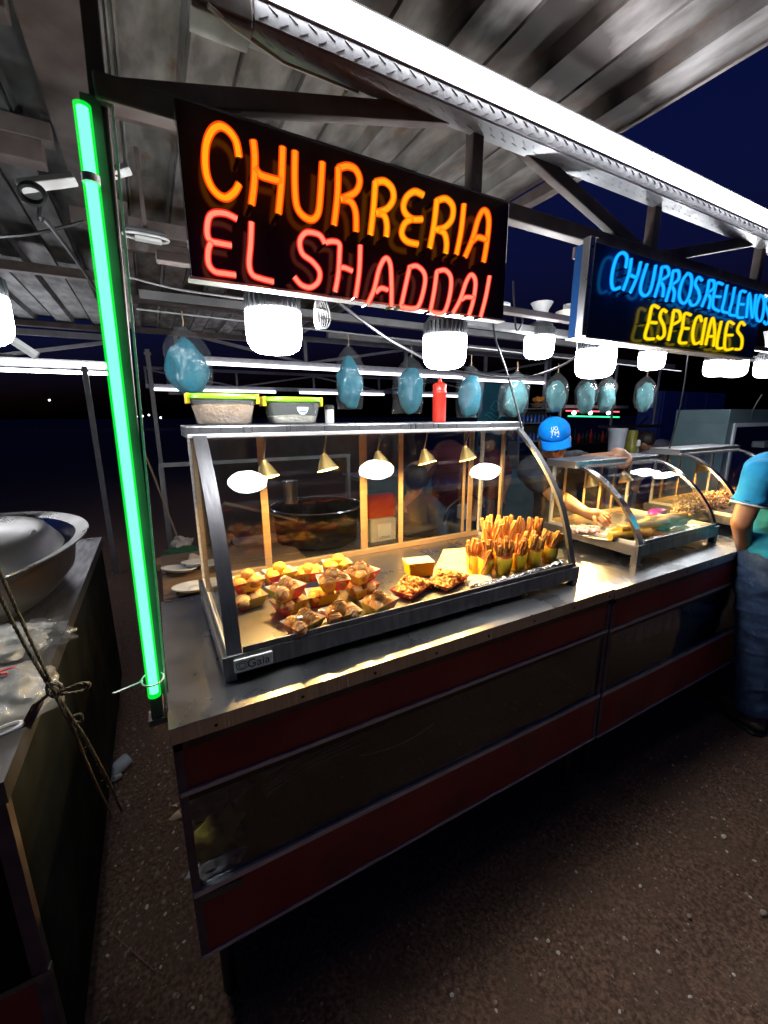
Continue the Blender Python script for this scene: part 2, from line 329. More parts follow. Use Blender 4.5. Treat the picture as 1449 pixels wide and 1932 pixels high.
    def build(s, name, material, parent=None, smooth=False, bevel=0, solid=0, label=None, flip=True):
        me = bpy.data.meshes.new(name)
        off = wpos(parent) if parent else Vector((0, 0, 0))
        me.from_pydata([tuple(v - off) for v in s.v], [], s.f)
        mats = material if isinstance(material, (list, tuple)) else [material]
        for m in mats: me.materials.append(M[m] if isinstance(m, str) else m)
        me.polygons.foreach_set('material_index', s.m)
        bm = bmesh.new(); bm.from_mesh(me)
        if flip: bmesh.ops.recalc_face_normals(bm, faces=bm.faces)
        if smooth:
            for f in bm.faces: f.smooth = True
            for e in bm.edges:
                if len(e.link_faces) == 2 and e.calc_face_angle(0) > R(48): e.smooth = False
        bm.to_mesh(me); bm.free()
        o = bpy.data.objects.new(name, me); C.objects.link(o)
        if parent: o.parent = parent
        if bevel:
            b = o.modifiers.new('bevel', 'BEVEL'); b.width = bevel; b.segments = 2; b.limit_method = 'ANGLE'; b.angle_limit = R(40)
        if solid:
            b = o.modifiers.new('solid', 'SOLIDIFY'); b.thickness = solid; b.offset = 0
        if label: o['label'] = label
        return o
def wpos(o):
    p = Vector(o.location)
    while o.parent: o = o.parent; p += Vector(o.location)
    return p
def tag(o, label, cat, group=None):
    o['label'] = label; o['category'] = cat
    if group: o['group'] = group
    return o
def thing(name, loc, label, cat, group=None):
    o = bpy.data.objects.new(name, None); o.empty_display_size = .05; C.objects.link(o); o.location = loc
    return tag(o, label, cat, group)
def struct(o): o['kind'] = 'structure'; return o
def stuff(o): o['kind'] = 'stuff'; return o
def copy_tree(o, loc=None, rot=None, label=None, parent=None, scale=None):
    c = o.copy(); C.objects.link(c); c.parent = parent
    if loc is not None: c.location = loc
    if rot is not None: c.rotation_euler = rot
    if scale is not None: c.scale = (scale, scale, scale) if isinstance(scale, (int, float)) else scale
    if label: c['label'] = label
    for ch in list(o.children): copy_tree(ch, parent=c)
    return c
def text_mesh(txt, size, depth=.0006, font_scale_x=1.):
    cu = bpy.data.curves.new('t', 'FONT'); cu.body = txt; cu.size = size; cu.extrude = depth; cu.align_x = 'CENTER'; cu.align_y = 'CENTER'
    o = bpy.data.objects.new('t', cu); C.objects.link(o)
    dg = bpy.context.evaluated_depsgraph_get(); me = bpy.data.meshes.new_from_object(o.evaluated_get(dg))
    vs = [v.co.copy() for v in me.vertices]; fs = [tuple(p.vertices) for p in me.polygons]
    bpy.data.objects.remove(o); bpy.data.meshes.remove(me)
    return [Vector((v.x * font_scale_x, v.y, v.z)) for v in vs], fs
def lerp(a, b, t): return a + (b - a) * t
def smoothline(pts, n=6):
    """Catmull-Rom through the points"""
    pts = [Vector(p) for p in pts]; out = []
    for i in range(len(pts) - 1):
        p0 = pts[max(i - 1, 0)]; p1 = pts[i]; p2 = pts[i + 1]; p3 = pts[min(i + 2, len(pts) - 1)]
        for k in range(n):
            t = k / n
            out.append(.5 * ((2 * p1) + (p2 - p0) * t + (2 * p0 - 5 * p1 + 4 * p2 - p3) * t * t + (3 * p1 - p0 - 3 * p2 + p3) * t ** 3))
    out.append(pts[-1]); return out
def sag(p, q, s, n=12):
    p, q = Vector(p), Vector(q)
    return [p.lerp(q, i / n) - Vector((0, 0, 4 * s * (i / n) * (1 - i / n))) for i in range(n + 1)]
def pieces(name, material, parent, boxes, bevel=0):
    for lo, hi in boxes:
        b = MB(); b.box(lo, hi); b.build(name, material, parent, bevel=bevel)

# ============================================================ THE SETTING
def spaced(lo, hi, step, far):
    xs = []; x = lo
    while x <= hi: xs.append(x); x += step
    s = step; x = xs[-1]
    while x < far: s *= 1.45; x += s; xs.append(x)
    s = step; x = xs[0]; pre = []
    while x > -far: s *= 1.45; x -= s; pre.append(x)
    return pre[::-1] + xs
gx = spaced(-1.2, 3.4, .022, 900); gy = spaced(-.6, 2.4, .022, 900)
def gz(x, y):
    d = 1 if (-3 < x < 6 and -3 < y < 6) else 0
    return d * (.018 * noise.noise(Vector((x * 2.2, y * 2.2, 0))) + .010 * noise.noise(Vector((x * 11, y * 11, 3))) + .006 * abs(noise.noise(Vector((x * 31, y * 31, 5)))))
b = MB(); nx = len(gx)
b.v = [Vector((x, y, gz(x, y))) for y in gy for x in gx]
b.f = [(j * nx + i, j * nx + i + 1, (j + 1) * nx + i + 1, (j + 1) * nx + i) for j in range(len(gy) - 1) for i in range(nx - 1)]
b.m = [0] * len(b.f)
struct(b.build('ground', 'soil', smooth=True))

def scatter(name, n, material, size, flat, seed, box, sub=1):
    r = random.Random(seed); b = MB()
    for i in range(n):
        x = r.uniform(box[0], box[1]); y = r.uniform(box[2], box[3]); s = size * (.35 + r.random() ** 3 * 1.6)
        rot = Euler((r.uniform(-.4, .4), r.uniform(-.4, .4), r.uniform(0, 6.3))).to_matrix()
        bm_r = (s, s * r.uniform(.5, .9), s * flat)
        b.blob((x, y, gz(x, y) + s * flat * .35), bm_r, sub=sub, amp=.35, fr=1.6, seed=i, rot=rot)
    return stuff(b.build(name, material))
scatter('gravel', 3600, 'stone', .0032, .6, 3, (-.35, 3.0, -.4, .86))
scatter('gravel', 500, 'stone', .005, .6, 4, (-.30, -.04, .7, 2.3))
scatter('shell_grit', 330, 'shell', .0042, .35, 5, (-.3, 2.9, -.3, .80))
scatter('shell_grit', 60, 'shell', .0045, .35, 6, (-.29, -.05, .75, 2.1))
r = random.Random(11); b = MB()
for i in range(110):
    x = r.uniform(.1, 2.8); y = r.uniform(-.2, .75); a = r.uniform(0, 6.3); l = r.uniform(.006, .03)
    p = Vector((x, y, gz(x, y) + .004)); q = p + Vector((math.cos(a) * l, math.sin(a) * l, r.uniform(0, .006)))
    b.bar(p, q, .0009, .0009)
for (u, v_, w_, z_) in ((200, 1750, 290, 1830), (215, 1690, 235, 1660), (1140, 1660, 1180, 1690), (860, 1740, 905, 1770)):
    b.bar(at(u, v_, 'z', .012), at(w_, z_, 'z', .014), .0022, .0018)
stuff(b.build('dry_grass_bits', 'straw'))
stones = [(1365, 1578, .020, 'pale rounded stone lying on the dirt at the right, highest of the large stones'),
          (1440, 1722, .022, 'pale stone cut by the right picture edge on the dirt'),
          (1300, 1728, .016, 'thin flat stone lying on the dirt left of the edge stone'),
          (1208, 1672, .013, 'small brown-grey stone in the dirt below the counter shadow edge'),
          (1263, 1833, .013, 'lone dull stone low on the dirt near the bottom right'),
          (1178, 1770, .014, 'bright angular stone on the dirt in the lower middle'),
          (1034, 1775, .012, 'bright white chip of stone, one of the leftmost on the open dirt'),
          (258, 1677, .013, 'pale shell shaped stone on the strip of dirt between the two counters'),
          (1205, 1638, .010, 'small white stone chip above the small brown-grey stone')]
for i, (u, v_, s, lab) in enumerate(stones):
    p = at(u, v_, 'z', .012); b = MB(); b.blob(p, (s * .5, s * .36, s * .26), sub=2, amp=.4, fr=1.4, seed=i + 40)
    tag(b.build('stone', 'stone' if i % 3 else 'shell', smooth=True), lab, 'stone')

# ---- roofs of ribbed sheet ------------------------------------------------
def roof_sheet(x0, x1, y0, y1, z, phase, nseg=16):
    prof = []; x = x0; per = .27; e = .007
    edges = []
    k = math.floor((x0 - phase) / per) - 1
    while phase + k * per < x1 + per:
        a = phase + k * per
        edges += [(a, 0), (a + .003, .012), (a + .008, .012), (a + .011, 0), (a + .118, 0), (a + .121, .011), (a + .125, .011), (a + .128, 0), (a + .135, .034), (a + .263, .034)]
        k += 1
    edges.sort()
    def zz(x):
        for (p, q) in zip(edges, edges[1:]):
            if p[0] <= x <= q[0]: return lerp(p[1], q[1], (x - p[0]) / max(q[0] - p[0], 1e-6))
        return 0
    xs = sorted(set([x0, x1] + [p[0] for p in edges if x0 < p[0] < x1]))
    b = MB()
    n = len(xs)
    for t in (0, .0012):
        o = len(b.v)
        for j in range(nseg + 1):
            y = lerp(y0, y1, j / nseg)
            for x in xs: b.v.append(Vector((x, y, z + zz(x) + t + .004 * noise.noise(Vector((x * 3, y * 1.5, 2))))))
        for j in range(nseg):
            for i in range(n - 1):
                b.f.append((o + j * n + i, o + j * n + i + 1, o + (j + 1) * n + i + 1, o + (j + 1) * n + i)); b.m.append(0)
    return b
RZ = 2.405
roof = thing('metal_roof', (.6, 2.4, RZ), 'ribbed galvanised sheet roof with rust stains over the churro counter', 'roof')
xs = [-.02, .709, 1.386]
for i in range(2):
    for (y0, y1) in ((-.5, 1.9), (1.86, 5.05)):
        roof_sheet(xs[i] - (.03 if i else 0), xs[i + 1], y0, y1, RZ + (.002 * i) + (.003 if y0 > 0 else 0), .709).build('roof_sheet', 'galv', roof, flip=False)
for y, w in ((1.52, .05), (2.6, .045), (3.7, .045), (4.9, .05)):
    b = MB(); b.bar((-.02, y, RZ - .03), (1.386, y, RZ - .03), w, .05); b.build('purlin', 'tube', roof, bevel=.003)
b = MB(); b.bar((1.372, -.5, RZ + .005), (1.372, 5.05, RZ + .005), .012, .02); b.build('edge_trim', 'tube', roof)
roof2 = thing('metal_roof', (-.8, 2.4, RZ), 'ribbed sheet roof over the left hand stall with the dented basin', 'roof')
for k, (x0, x1) in enumerate(((-1.75, -.97), (-1.0, -.16))):
    for (y0, y1) in ((-.4, 2.2), (2.15, 5.0)):
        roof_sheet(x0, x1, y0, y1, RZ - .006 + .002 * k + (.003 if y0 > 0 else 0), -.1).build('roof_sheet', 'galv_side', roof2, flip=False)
for y in (1.28, 1.75, 3.2, 4.95):
    b = MB(); b.bar((-1.75, y, RZ - .04), (-.16, y, RZ - .04), .05, .05); b.build('purlin', 'tube', roof2, bevel=.003)
b = MB(); b.box((-.155, -.4, RZ - .01), (-.03, 5.0, RZ + .004)); b.build('gutter_strip', 'tube', roof2)

# ---- front truss ------------------------------------------------------------
tr = thing('roof_truss', (1.8, .93, 2.06), 'brown steel tube truss carrying the bright light strips above the neon signs', 'truss')
XE = 4.6
b = MB(); b.box((.18, .905, 2.235), (XE, .965, 2.315)); b.build('top_chord', 'tube', tr, bevel=.004)
b = MB(); b.box((-.02, .93, 2.055), (XE, .965, 2.095)); b.build('bottom_chord', 'tube', tr, bevel=.004)
for x in (.775, 1.54, 2.30, 3.06, 3.82):
    b = MB(); b.box((x - .017, .932, 2.095), (x + .017, .963, 2.235)); b.build('upright', 'tube', tr, bevel=.003)
for (xa, za, xb, zb) in ((.0, 2.075, .74, 2.245), (.90, 2.245, 1.50, 2.075), (1.58, 2.075, 2.26, 2.245), (2.36, 2.245, 3.02, 2.075), (3.1, 2.075, 3.8, 2.245)):
    b = MB(); b.bar((xa, .9475, za), (xb, .9475, zb), .027, .036); b.build('brace', 'tube', tr, bevel=.003)
# tread plate trim: an angle bent round the lower front edge of the top chord
b = MB(); b.box((.235, .885, 2.217), (XE, .889, 2.249)); b.box((.235, .889, 2.215), (XE, .945, 2.219))
tp = b.build('tread_plate_trim', 'plate', tr)
b = MB(); k = 0; x = .25
while x < XE - .02:
    for z, s in ((2.2255, 1), (2.2405, -1)):
        xx = x + (0 if s > 0 else .018)
        b.bar((xx - .008, .8846, z - .0045 * s), (xx + .008, .8846, z + .0045 * s), .0016, .0024, up=(0, 1, 0))
        b.bar((xx - .008, .902 + (0 if s > 0 else .018), 2.2146), (xx + .008, .912 + (0 if s > 0 else .012), 2.2146), .0024, .0014)
    x += .036
stuff(b.build('tread_pattern', 'plate', tp))
b = MB(); b.box((.235, .8800, 2.2495), (XE, .8895, 2.2512)); b.build('shading_ledge', 'alu', tr)  # added under the lower strips to shade the tread plate
b = MB(); b.box((.135, .90, 2.21), (.235, .955, 2.234)); b.box((.14, .895, 2.22), (.2345, .8995, 2.28)); b.build('end_bracket', 'galv', tr, bevel=.004)
b = MB(); b.tube([(.16, .893, 2.215), (.2, .91, 2.212), (.3, .947, 2.215), (.46, .948, 2.215)], .004, 6); b.build('sealant_bead', 'whitepaper', tr, smooth=True)

def led(name, x0, x1, y, z, r, label, group, cat='light strip', material='led', housing=True, dy=.014, top=False):
    t = thing(name, ((x0 + x1) / 2, y, z), label, cat, group)
    b = MB(); b.tube([(x0 + .004, y, z), (x1 - .004, y, z)], r, 14); b.build('diffuser', material, t, smooth=True)
    for (a, c) in ((x0, x0 + .0036), (x1 - .0036, x1)):
        b = MB(); b.tube([(a, y, z), (c, y, z)], r * 1.0, 12); b.build('end_cap', 'alu', t, smooth=True)
    if housing:
        b = MB(); b.box((x0, y + dy, z - r * .7), (x1, y + dy + .006, z + r * .7)); b.build('housing', 'oldsteel', t)
        if top: b = MB(); b.box((x0, y - r * .35, z + r + .003), (x1, y + dy + .03, z + r + .007)); b.build('top_cover', 'alu', t)
    return t
seg = [(.235, 1.372), (1.373, 2.512), (2.513, 3.65)]
where = ['at the near end above the big sign', 'in the middle between the two neon signs', 'at the far right end above the blue sign']
for i, (x0, x1) in enumerate(seg):
    led('light_strip', x0, x1, .880, 2.2595, .0085, 'lower white light strip on the beam, ' + where[i], 'white light strips on the front beam', dy=.011)
    led('light_strip', x0, x1, .879, 2.2865, .0110, 'upper white light strip on the beam, ' + where[i], 'white light strips on the front beam', dy=.014, top=True)

# ---- posts ------------------------------------------------------------------
def post(x0, x1, y0, y1, z0, z1, m, label, name='steel_post', extra=None):
    if z1 > 2.25: z1 = 2.40
    t = thing(name, ((x0 + x1) / 2, (y0 + y1) / 2, z0), label, 'post')
    b = MB(); b.box((x0, y0, z0), (x1, y1, z1)); b.build('tube', m, t, bevel=.003)
    b = MB(); b.box((x0 - .02, y0 - .02, z0), (x1 + .02, y1 + .02, z0 + .006)); b.build('foot_plate', m, t)
    b = MB(); b.box((x0 - .01, y0 - .01, z1 - .05), (x1 + .01, y1 + .01, z1 - .03)); b.build('collar', m, t)
    return t
# front left corner post with the green tube: a lighting channel on its left face
cpost = thing('steel_post', (-.05, .965, .9), 'dark front corner post left of the churro counter that carries the green tube', 'post')
b = MB(); b.bar((-.0575, .965, .90), (-.004, .965, 2.40), .026, .036, up=(0, -1, 0)); b.build('tube', 'tube', cpost, bevel=.003)
b = MB(); b.bar((-.0385, .94, .86), (.012, .943, 2.30), .004, .012, up=(0, -1, 0)); b.build('edge_strip', 'alu', cpost)
b = MB(); b.box((-.076, .945, .885), (-.0385, .985, .8995)); b.build('foot_plate', 'tube', cpost)
dt = thing('drop_tube', (.0, 1.7, 2.37), 'short brown tube hanging from the roof between the green tube and the big sign', 'tube')
b = MB(); b.bar(at(226, 470, 'y', 1.7), at(242, 610, 'y', 1.7), .035, .035); b.build('tube', 'tube', dt, bevel=.003)
b = MB(); b.bar(at(222, 380, 'y', 1.7), at(226, 468, 'y', 1.7), .05, .03); b.build('bracket', 'tube', dt)
gt = thing('green_tube_light', (-.047, .925, 1.5), 'glowing green light tube tied upright to the corner post', 'light tube')
bot = at(291, 1306, 'y', .922); top = at(155, 203, 'y', .922); mid = bot.lerp(top, .905)
d = (top - bot).normalized()
b = MB(); b.tube([bot, mid - d * .004], .0085, 14); b.build('tube_core', 'green_led', gt, smooth=True)
b = MB(); b.tube([mid + d * .004, top], .0085, 14); b.build('tube_core', 'green_led', gt, smooth=True)
b = MB(); b.tube([bot - d * .008, top + d * .004], .0125, 16); b.build('sleeve', 'green_skin', gt, smooth=True)
b = MB(); b.tube([mid - d * .006, mid + d * .006], .0135, 14); b.build('joint_ring', 'white_plastic', gt, smooth=True)
b = MB(); b.bar(bot + Vector((.012, .018, -.02)), top + Vector((.012, .018, .03)), .028, .004, up=(0, -1, 0)); b.build('backing_channel', 'tube', gt)
zt = thing('cable_tie', at(262, 1302, 'y', .91), 'white cable tie with a long tail round the foot of the green tube', 'cable tie')
b = MB(); c = bot + d * .03; ring = [c + Vector((math.cos(a) * .021, math.sin(a) * .021 + .004, .004 * math.sin(a))) for a in [i * math.pi / 9 for i in range(18)]]
b.tube(ring, .0018, 6, closed=True); b.bar(ring[9], at(214, 1308, 'y', .86), .0045, .0012); b.build('strap', 'white_plastic', zt)
b = MB(); b.blob(ring[9], .004, 1, 0); b.build('lock', 'white_plastic', zt)

# ---- rails and other frames inside -------------------------------------------
def rail(name, p, q, w, h, m, label, cat='rail', group=None):
    b = MB(); b.bar(p, q, w, h); o = b.build(name, m, bevel=.002); return tag(o, label, cat, group)
rail('lamp_rail', (.05, 1.10, 1.885), (3.9, 1.10, 1.885), .03, .02, 'tube', 'steel rail hidden behind the neon signs that holds the large bulbs')
rail('lamp_rail', (1.15, 1.45, 1.925), (4.2, 1.45, 1.925), .045, .03, 'tube_grey', 'grey lamp rail crossing behind the gap between the two signs')
rail('bag_line', (.0, 1.70, 1.90), (3.3, 1.70, 1.85), .006, .006, 'greycable', 'thin wire line on which the cotton candy bags hang', 'wire')
rail('roof_rail', (-.16, 1.92, 2.22), (1.3, 1.92, 2.22), .05, .05, 'tube', 'brown cross tube under the roof, left of the big sign, the lower one')
rail('roof_rail', (-1.6, 1.50, 2.20), (-.16, 1.50, 2.20), .05, .05, 'tube', 'dark cross tube under the left stall roof, near the ceiling power strip')
rail('roof_rail', (0.02, 2.45, 2.12), (3.5, 2.45, 2.12), .04, .04, 'tube_grey', 'long grey cross tube deep under the roof, seen through the gap between the signs')
rail('roof_rail', (1.3, 3.3, 2.18), (6.2, 3.3, 2.18), .05, .05, 'tube_grey', 'open sky cross tube behind the hanging bulbs at the right')
rail('roof_rail', (1.36, 1.0, 2.35), (1.36, 5.0, 2.35), .04, .04, 'tube', 'end rafter under the right edge of the sheet roof')

def back_truss(x0, x1, y, zt, zb, step, label, plate=True, m='tube_grey'):
    t = thing('roof_truss', ((x0 + x1) / 2, y, zb), label, 'truss')
    b = MB(); b.box((x0, y, zt - .03), (x1, y + .05, zt + .02)); b.build('top_chord', m, t)
    b = MB(); b.box((x0, y, zb), (x1, y + .05, zb + .06)); b.build('bottom_chord', m, t)
    n = max(1, round((x1 - x0) / step)); w = (x1 - x0) / n
    for i in range(n + 1):
        x = min(max(x0 + i * w, x0 + .02), x1 - .02)
        b = MB(); b.box((x - .018, y + .004, zb + .06), (x + .018, y + .046, zt - .03)); b.build('upright', m, t)
        if i < n:
            a, c = (zb + .07, zt - .04) if i % 2 else (zt - .04, zb + .07)
            b = MB(); b.bar((x + .04, y + .025, a), (x + w - .04, y + .025, c), .03, .03); b.build('brace', m, t)
    if plate:
        b = MB(); b.box((x0, y - .006, zb + .005), (x1, y - .001, zb + .075)); b.build('tread_plate_trim', 'plate', t)
    return t
back_truss(-2.2, -.2, 4.95, 2.30, 2.0, 1.0, 'back truss of the left stall behind the green tube')
back_truss(.30, 5.8, 4.95, 2.44, 2.10, 1.35, 'back truss of the churro stall seen below the neon signs')
back_truss(.0, 8.0, 9.0, 2.44, 2.08, 1.5, 'truss of the next row of stalls far behind')
for z in (2.035, 1.965):
    led('light_strip', -2.1, -.30, 4.93, z, .016, ('upper' if z > 2 else 'lower') + ' white strip light at the back of the left stall', 'strip lights on the back left truss', housing=False)
for k, (x0, x1) in enumerate(((.46, 2.2), (2.21, 3.95), (3.96, 5.7))):
    led('light_strip', x0, x1, 4.92, 2.105 - .02 * k, .017, ('white strip light on the back truss above the plastic tubs', 'white strip light on the back truss behind the small hanging bags', 'violet tinted strip light on the back truss at the far right')[k], 'strip lights on the back truss', material='led_far', housing=False)
for k, (x0, x1) in enumerate(((.12, 2.35), (2.85, 4.9), (5.3, 7.8))):
    led('light_strip', x0, x1, 8.97, 2.06, .022, ('far strip light just over the lids of the two plastic tubs', 'far strip light behind the red squeeze bottle', 'far violet strip light right of the blue cap')[k], 'strip lights of the next row of stalls', material='led_far', housing=False)
post(-.50, -.455, 4.86, 4.90, 0, 2.02, 'tube_grey', 'back post of the left stall rising behind the basin')
post(.03, .07, 4.86, 4.90, 0, 2.2, 'tube_grey', 'back post seen between the green tube and the display case')
post(5.6, 5.66, 4.86, 4.92, 0, 2.3, 'tube_grey', 'back post at the far right behind the juice jar')
back_rail = thing('back_counter_rail', (.3, 3.6, 1.35), 'grey tube frame of the back counter left of the display case', 'frame')
b = MB(); b.bar((.02, 3.6, 1.20), (1.6, 3.6, 1.20), .03, .03); b.build('top_tube', 'tube_grey', back_rail)
for x in (.03, .8, 1.58):
    b = MB(); b.bar((x, 3.6, .02), (x, 3.6, 1.185), .03, .03); b.build('leg', 'tube_grey', back_rail)

# far lights over the water
fl = [(93, 755, 'lone far white light left of the green tube'), (251, 786, 'leftmost of the far lights right of the green tube'), (258, 786, 'second far light right of the green tube'),
      (269, 785, 'far light just left of the back post'), (281, 783, 'far light just right of the back post'), (303, 788, 'far light below the first cotton candy bag')]
for (u, v_, lab) in fl:
    b = MB(); p = pd(u, v_, 60); b.blob(p, .13, 2, 0); b.bar(p - Vector((0, 0, .1)), (p.x, p.y, -.1), .08, .08, mi=1)
    tag(b.build('far_lamp', ['led_far', 'rubber'], smooth=True), lab, 'lamp', 'far lights across the dark shore')

# ============================================================ THE COUNTERS
YF = .868
def counter(x0, x1, label, ztop=.92, depth=.705, seed=0, ydrop=0, contents=True):
    t = thing('food_counter', ((x0 + x1) / 2, YF + depth / 2, 0), label, 'counter', )
    y0, y1 = YF, YF + depth
    # worn, slightly dished top sheet with its folded edge
    nu, nv = 60, 28; b = MB()
    def f(u, v): 
        x = lerp(x0, x1, u); y = lerp(y0, y1, v); e = min(u, 1 - u, v, 1 - v) * 8
        return Vector((x, y, ztop + min(1, e) * (.0024 * noise.noise(Vector((x * 4, y * 4, seed))) + .0012 * noise.noise(Vector((x * 13, y * 13, seed))))))
    b.grid(f, nu, nv); top = b.build('countertop', 'steel_top', t, smooth=True, flip=False)
    pieces('edge_lip', 'steel', t, [((x0, y0, ztop - .040), (x1, y0 + .003, ztop - .0005)), ((x0, y0 + .0032, ztop - .04), (x0 + .003, y1 - .0032, ztop - .0005)), ((x1 - .003, y0 + .0032, ztop - .04), (x1, y1 - .0032, ztop - .0005)), ((x0, y1 - .003, ztop - .04), (x1, y1, ztop - .0005))], bevel=.0012)
    n = int((x1 - x0) / .17)
    for i in range(n):
        b = MB(); x = x0 + .09 + i * (x1 - x0 - .12) / max(n - 1, 1); b.blob((x, y0 - .001, ztop - .024), (.0042, .002, .0042), 1, 0); b.build('bolt', 'rubber', t)
    b = MB(); b.box((x0 + .004, y0 + .006, ztop - .062), (x1 - .004, y0 + .02, ztop - .041)); b.build('under_lip', 'brownedge', t)
    b = MB(); b.box((x0 + .02, y0 + .008, ztop - .165), (x1 - .004, y0 + .016, ztop - .063)); b.build('upper_panel', 'red', t)
    b = MB(); b.box((x0 + .004, y0 + .002, ztop - .178), (x1 - .004, y0 + .018, ztop - .166)); b.build('upper_rail', 'alu', t, bevel=.002)
    b = MB(); b.box((x0 + .004, y0 + .008, ztop - .196), (x1 - .004, y0 + .022, ztop - .179)); b.build('glass_channel', 'rubber', t)
    b = MB(); b.box((x0 + .012, y0 + .010, ztop - .445), (x1 - .012, y0 + .015, ztop - .197)); b.build('glass_pane', 'glass_front', t)
    b = MB(); b.box((x0 + .004, y0 + .002, ztop - .462), (x1 - .004, y0 + .022, ztop - .446)); b.build('middle_rail', 'alu', t, bevel=.002)
    b = MB(); b.box((x0 + .02, y0 + .008, ztop - .645), (x1 - .004, y0 + .016, ztop - .463)); b.build('lower_panel', 'red', t)
    b = MB(); b.box((x0 + .004, y0 + .003, ztop - .656), (x1 - .004, y0 + .02, ztop - .6455)); b.build('bottom_rail', 'alu', t, bevel=.002)
    for x in (x0 + .002, x1 - .022):
        pieces('corner_upright', 'tube', t, [((x, y0 + .006, .27), (x + .018, y0 + .03, ztop - .0405)), ((x, y1 - .03, .27), (x + .018, y1 - .006, ztop - .0405))])
    b = MB(); b.box((x0 + .022, y0 + .02, ztop - .470), (x1 - .024, y1 - .01, ztop - .463)); b.build('shelf', 'oldsteel', t)
    pieces('side_panel', 'brownedge', t, [((x0 + .0045, y0 + .031, ztop - .655), (x0 + .010, y1 - .031, ztop - .463)), ((x0 + .0045, y0 + .031, ztop - .165), (x0 + .010, y1 - .031, ztop - .041)), ((x0 + .0045, y0 + .17, ztop - .4625), (x0 + .010, y1 - .031, ztop - .1655)), ((x1 - .010, y0 + .031, ztop - .655), (x1 - .0045, y1 - .031, ztop - .041))])
    b = MB(); b.box((x0 + .022, y1 - .01, ztop - .655), (x1 - .024, y1 - .006, ztop - .041)); b.build('back_panel', 'black', t)
    b = MB(); b.box((x0 + .022, y0 + .02, ztop - .655), (x1 - .024, y1 - .012, ztop - .648)); b.build('floor_panel', 'black', t)
    for x in (x0 + .06, x1 - .06):
        for y in (y0 + .08, y1 - .08):
            b = MB(); b.tube([(x, y, 0), (x, y, .27)], .018, 8); b.build('leg', 'rubber', t, smooth=True)
    return t
counter(-.037, 1.452, 'near stainless steel counter with dark red panels holding the long curved display case', seed=1)
counter(1.458, 2.60, 'middle stainless steel counter with dark red panels holding the small curved display case', seed=2, ztop=.915)
counter(2.606, 3.95, 'farthest stainless steel counter at the right partly behind the person in turquoise', seed=3)
# left stall counter
lc = thing('food_counter', (-1.0, 1.7, 0), 'dark steel counter of the left stall carrying a basin and plastic bags', 'counter')
b = MB()
def f(u, v):
    x = lerp(-1.9, -.30, u); y = lerp(.87, 2.66, v); e = min(u, 1 - u, v, 1 - v) * 8
    return Vector((x, y, .92 + min(1, e) * .003 * noise.noise(Vector((x * 4, y * 4, 9)))))
b.grid(f, 40, 44); b.build('countertop', 'steel_dark', lc, smooth=True, flip=False)
b = MB(); b.box((-1.9, .870, .875), (-.3, .873, .9195)); b.box((-.303, .873, .875), (-.300, 2.66, .9195)); b.build('edge_lip', 'steel_dark', lc)
b = MB(); b.box((-.312, .90, .10), (-.306, 2.64, .874)); b.build('side_panel', 'oldsteel', lc)
b = MB(); b.box((-1.9, .876, .462), (-.33, .884, .874)); b.build('upper_panel', 'oldsteel', lc)
b = MB(); b.box((-1.9, .872, .446), (-.30, .89, .461)); b.build('middle_rail', 'steel_dark', lc)
b = MB(); b.box((-1.9, .878, .275), (-.33, .884, .445)); b.build('lower_panel', 'red', lc)
b = MB(); b.box((-.33, .874, .10), (-.305, .899, .874)); b.build('corner_upright', 'tube', lc)
for x in (-1.8, -.36):
    for y in (.95, 2.58):
        b = MB(); b.tube([(x, y, 0), (x, y, .3)], .02, 8); b.build('leg', 'rubber', lc, smooth=True)

# ============================================================ NEON SIGNS
def cp2(u, v, Y): return at(300 + u / 2.07, 150 + v / 2.07, 'y', Y)
def cp4(u, v, Y): return at(850 + u / 2.419, 400 + v / 2.419, 'y', Y)
def neon_sign(name, label, cat, corners, Y, thick, panel_m, lines, conv, side_m=None):
    """corners: panel x0,x1,z0,z1; letter tubes stand 22 mm off the black panel"""
    x0, x1, z0, z1 = corners
    t = thing(name, ((x0 + x1) / 2, Y, (z0 + z1) / 2), label, cat)
    b = MB(); b.box((x0, Y, z0), (x1, Y + thick, z1)); b.build('panel', panel_m, t, bevel=.002)
    b = MB(); b.box((x0 - .004, Y - .004, z0 - .005), (x1 + .004, Y + thick + .004, z0 - .0005)); b.build('bottom_trim', 'alu', t)
    b = MB(); b.box((x0, Y + thick + .0005, z1 - .03), (x1, Y + thick + .008, z1)); b.build('back_batten', 'tube', t)
    for ltr, strokes, core, skin, r, YL in lines:
        lt = None
        cb = MB(); sb = MB()
        for st in strokes:
            pts = smoothline([conv(u, v, YL) for u, v in st], 5)
            cb.tube(pts, r * .62, 8); sb.tube(pts, r, 10)
            for e in (pts[0], pts[-1]):
                sb.tube([e + Vector((0, .002, 0)), (e.x, Y + .0005, e.z)], r * .5, 6, mi=1)
        lt = sb.build('letter_' + ltr.lower(), [skin, 'blackgloss'], t, smooth=True)
        cb.build('glowing_core', core, lt, smooth=True)
    return t
oc = emit_mat('orange_neon_core', (1, .30, .008), 1.45); osk = neon_skin('orange_neon_sleeve', (1, .07, .004), 1.1, .55)
ot = emit_mat('yellow_neon_core', (1, .42, .008), 1.35); ysk = neon_skin('amber_neon_sleeve', (1, .15, .004), 1.0, .55)
pc = emit_mat('pink_neon_core', (1, .40, .24), 1.3); psk = neon_skin('red_neon_sleeve', (1, .025, .02), 1.1, .5)
cc = emit_mat('cyan_neon_core', (.015, .52, 1), 1.25); csk = neon_skin('blue_neon_sleeve', (.0, .22, 1), 1.2, .5)
yc = emit_mat('lemon_neon_core', (1, .78, .006), 1.2); yk = neon_skin('lemon_neon_sleeve', (.9, .55, .0), .8, .5)
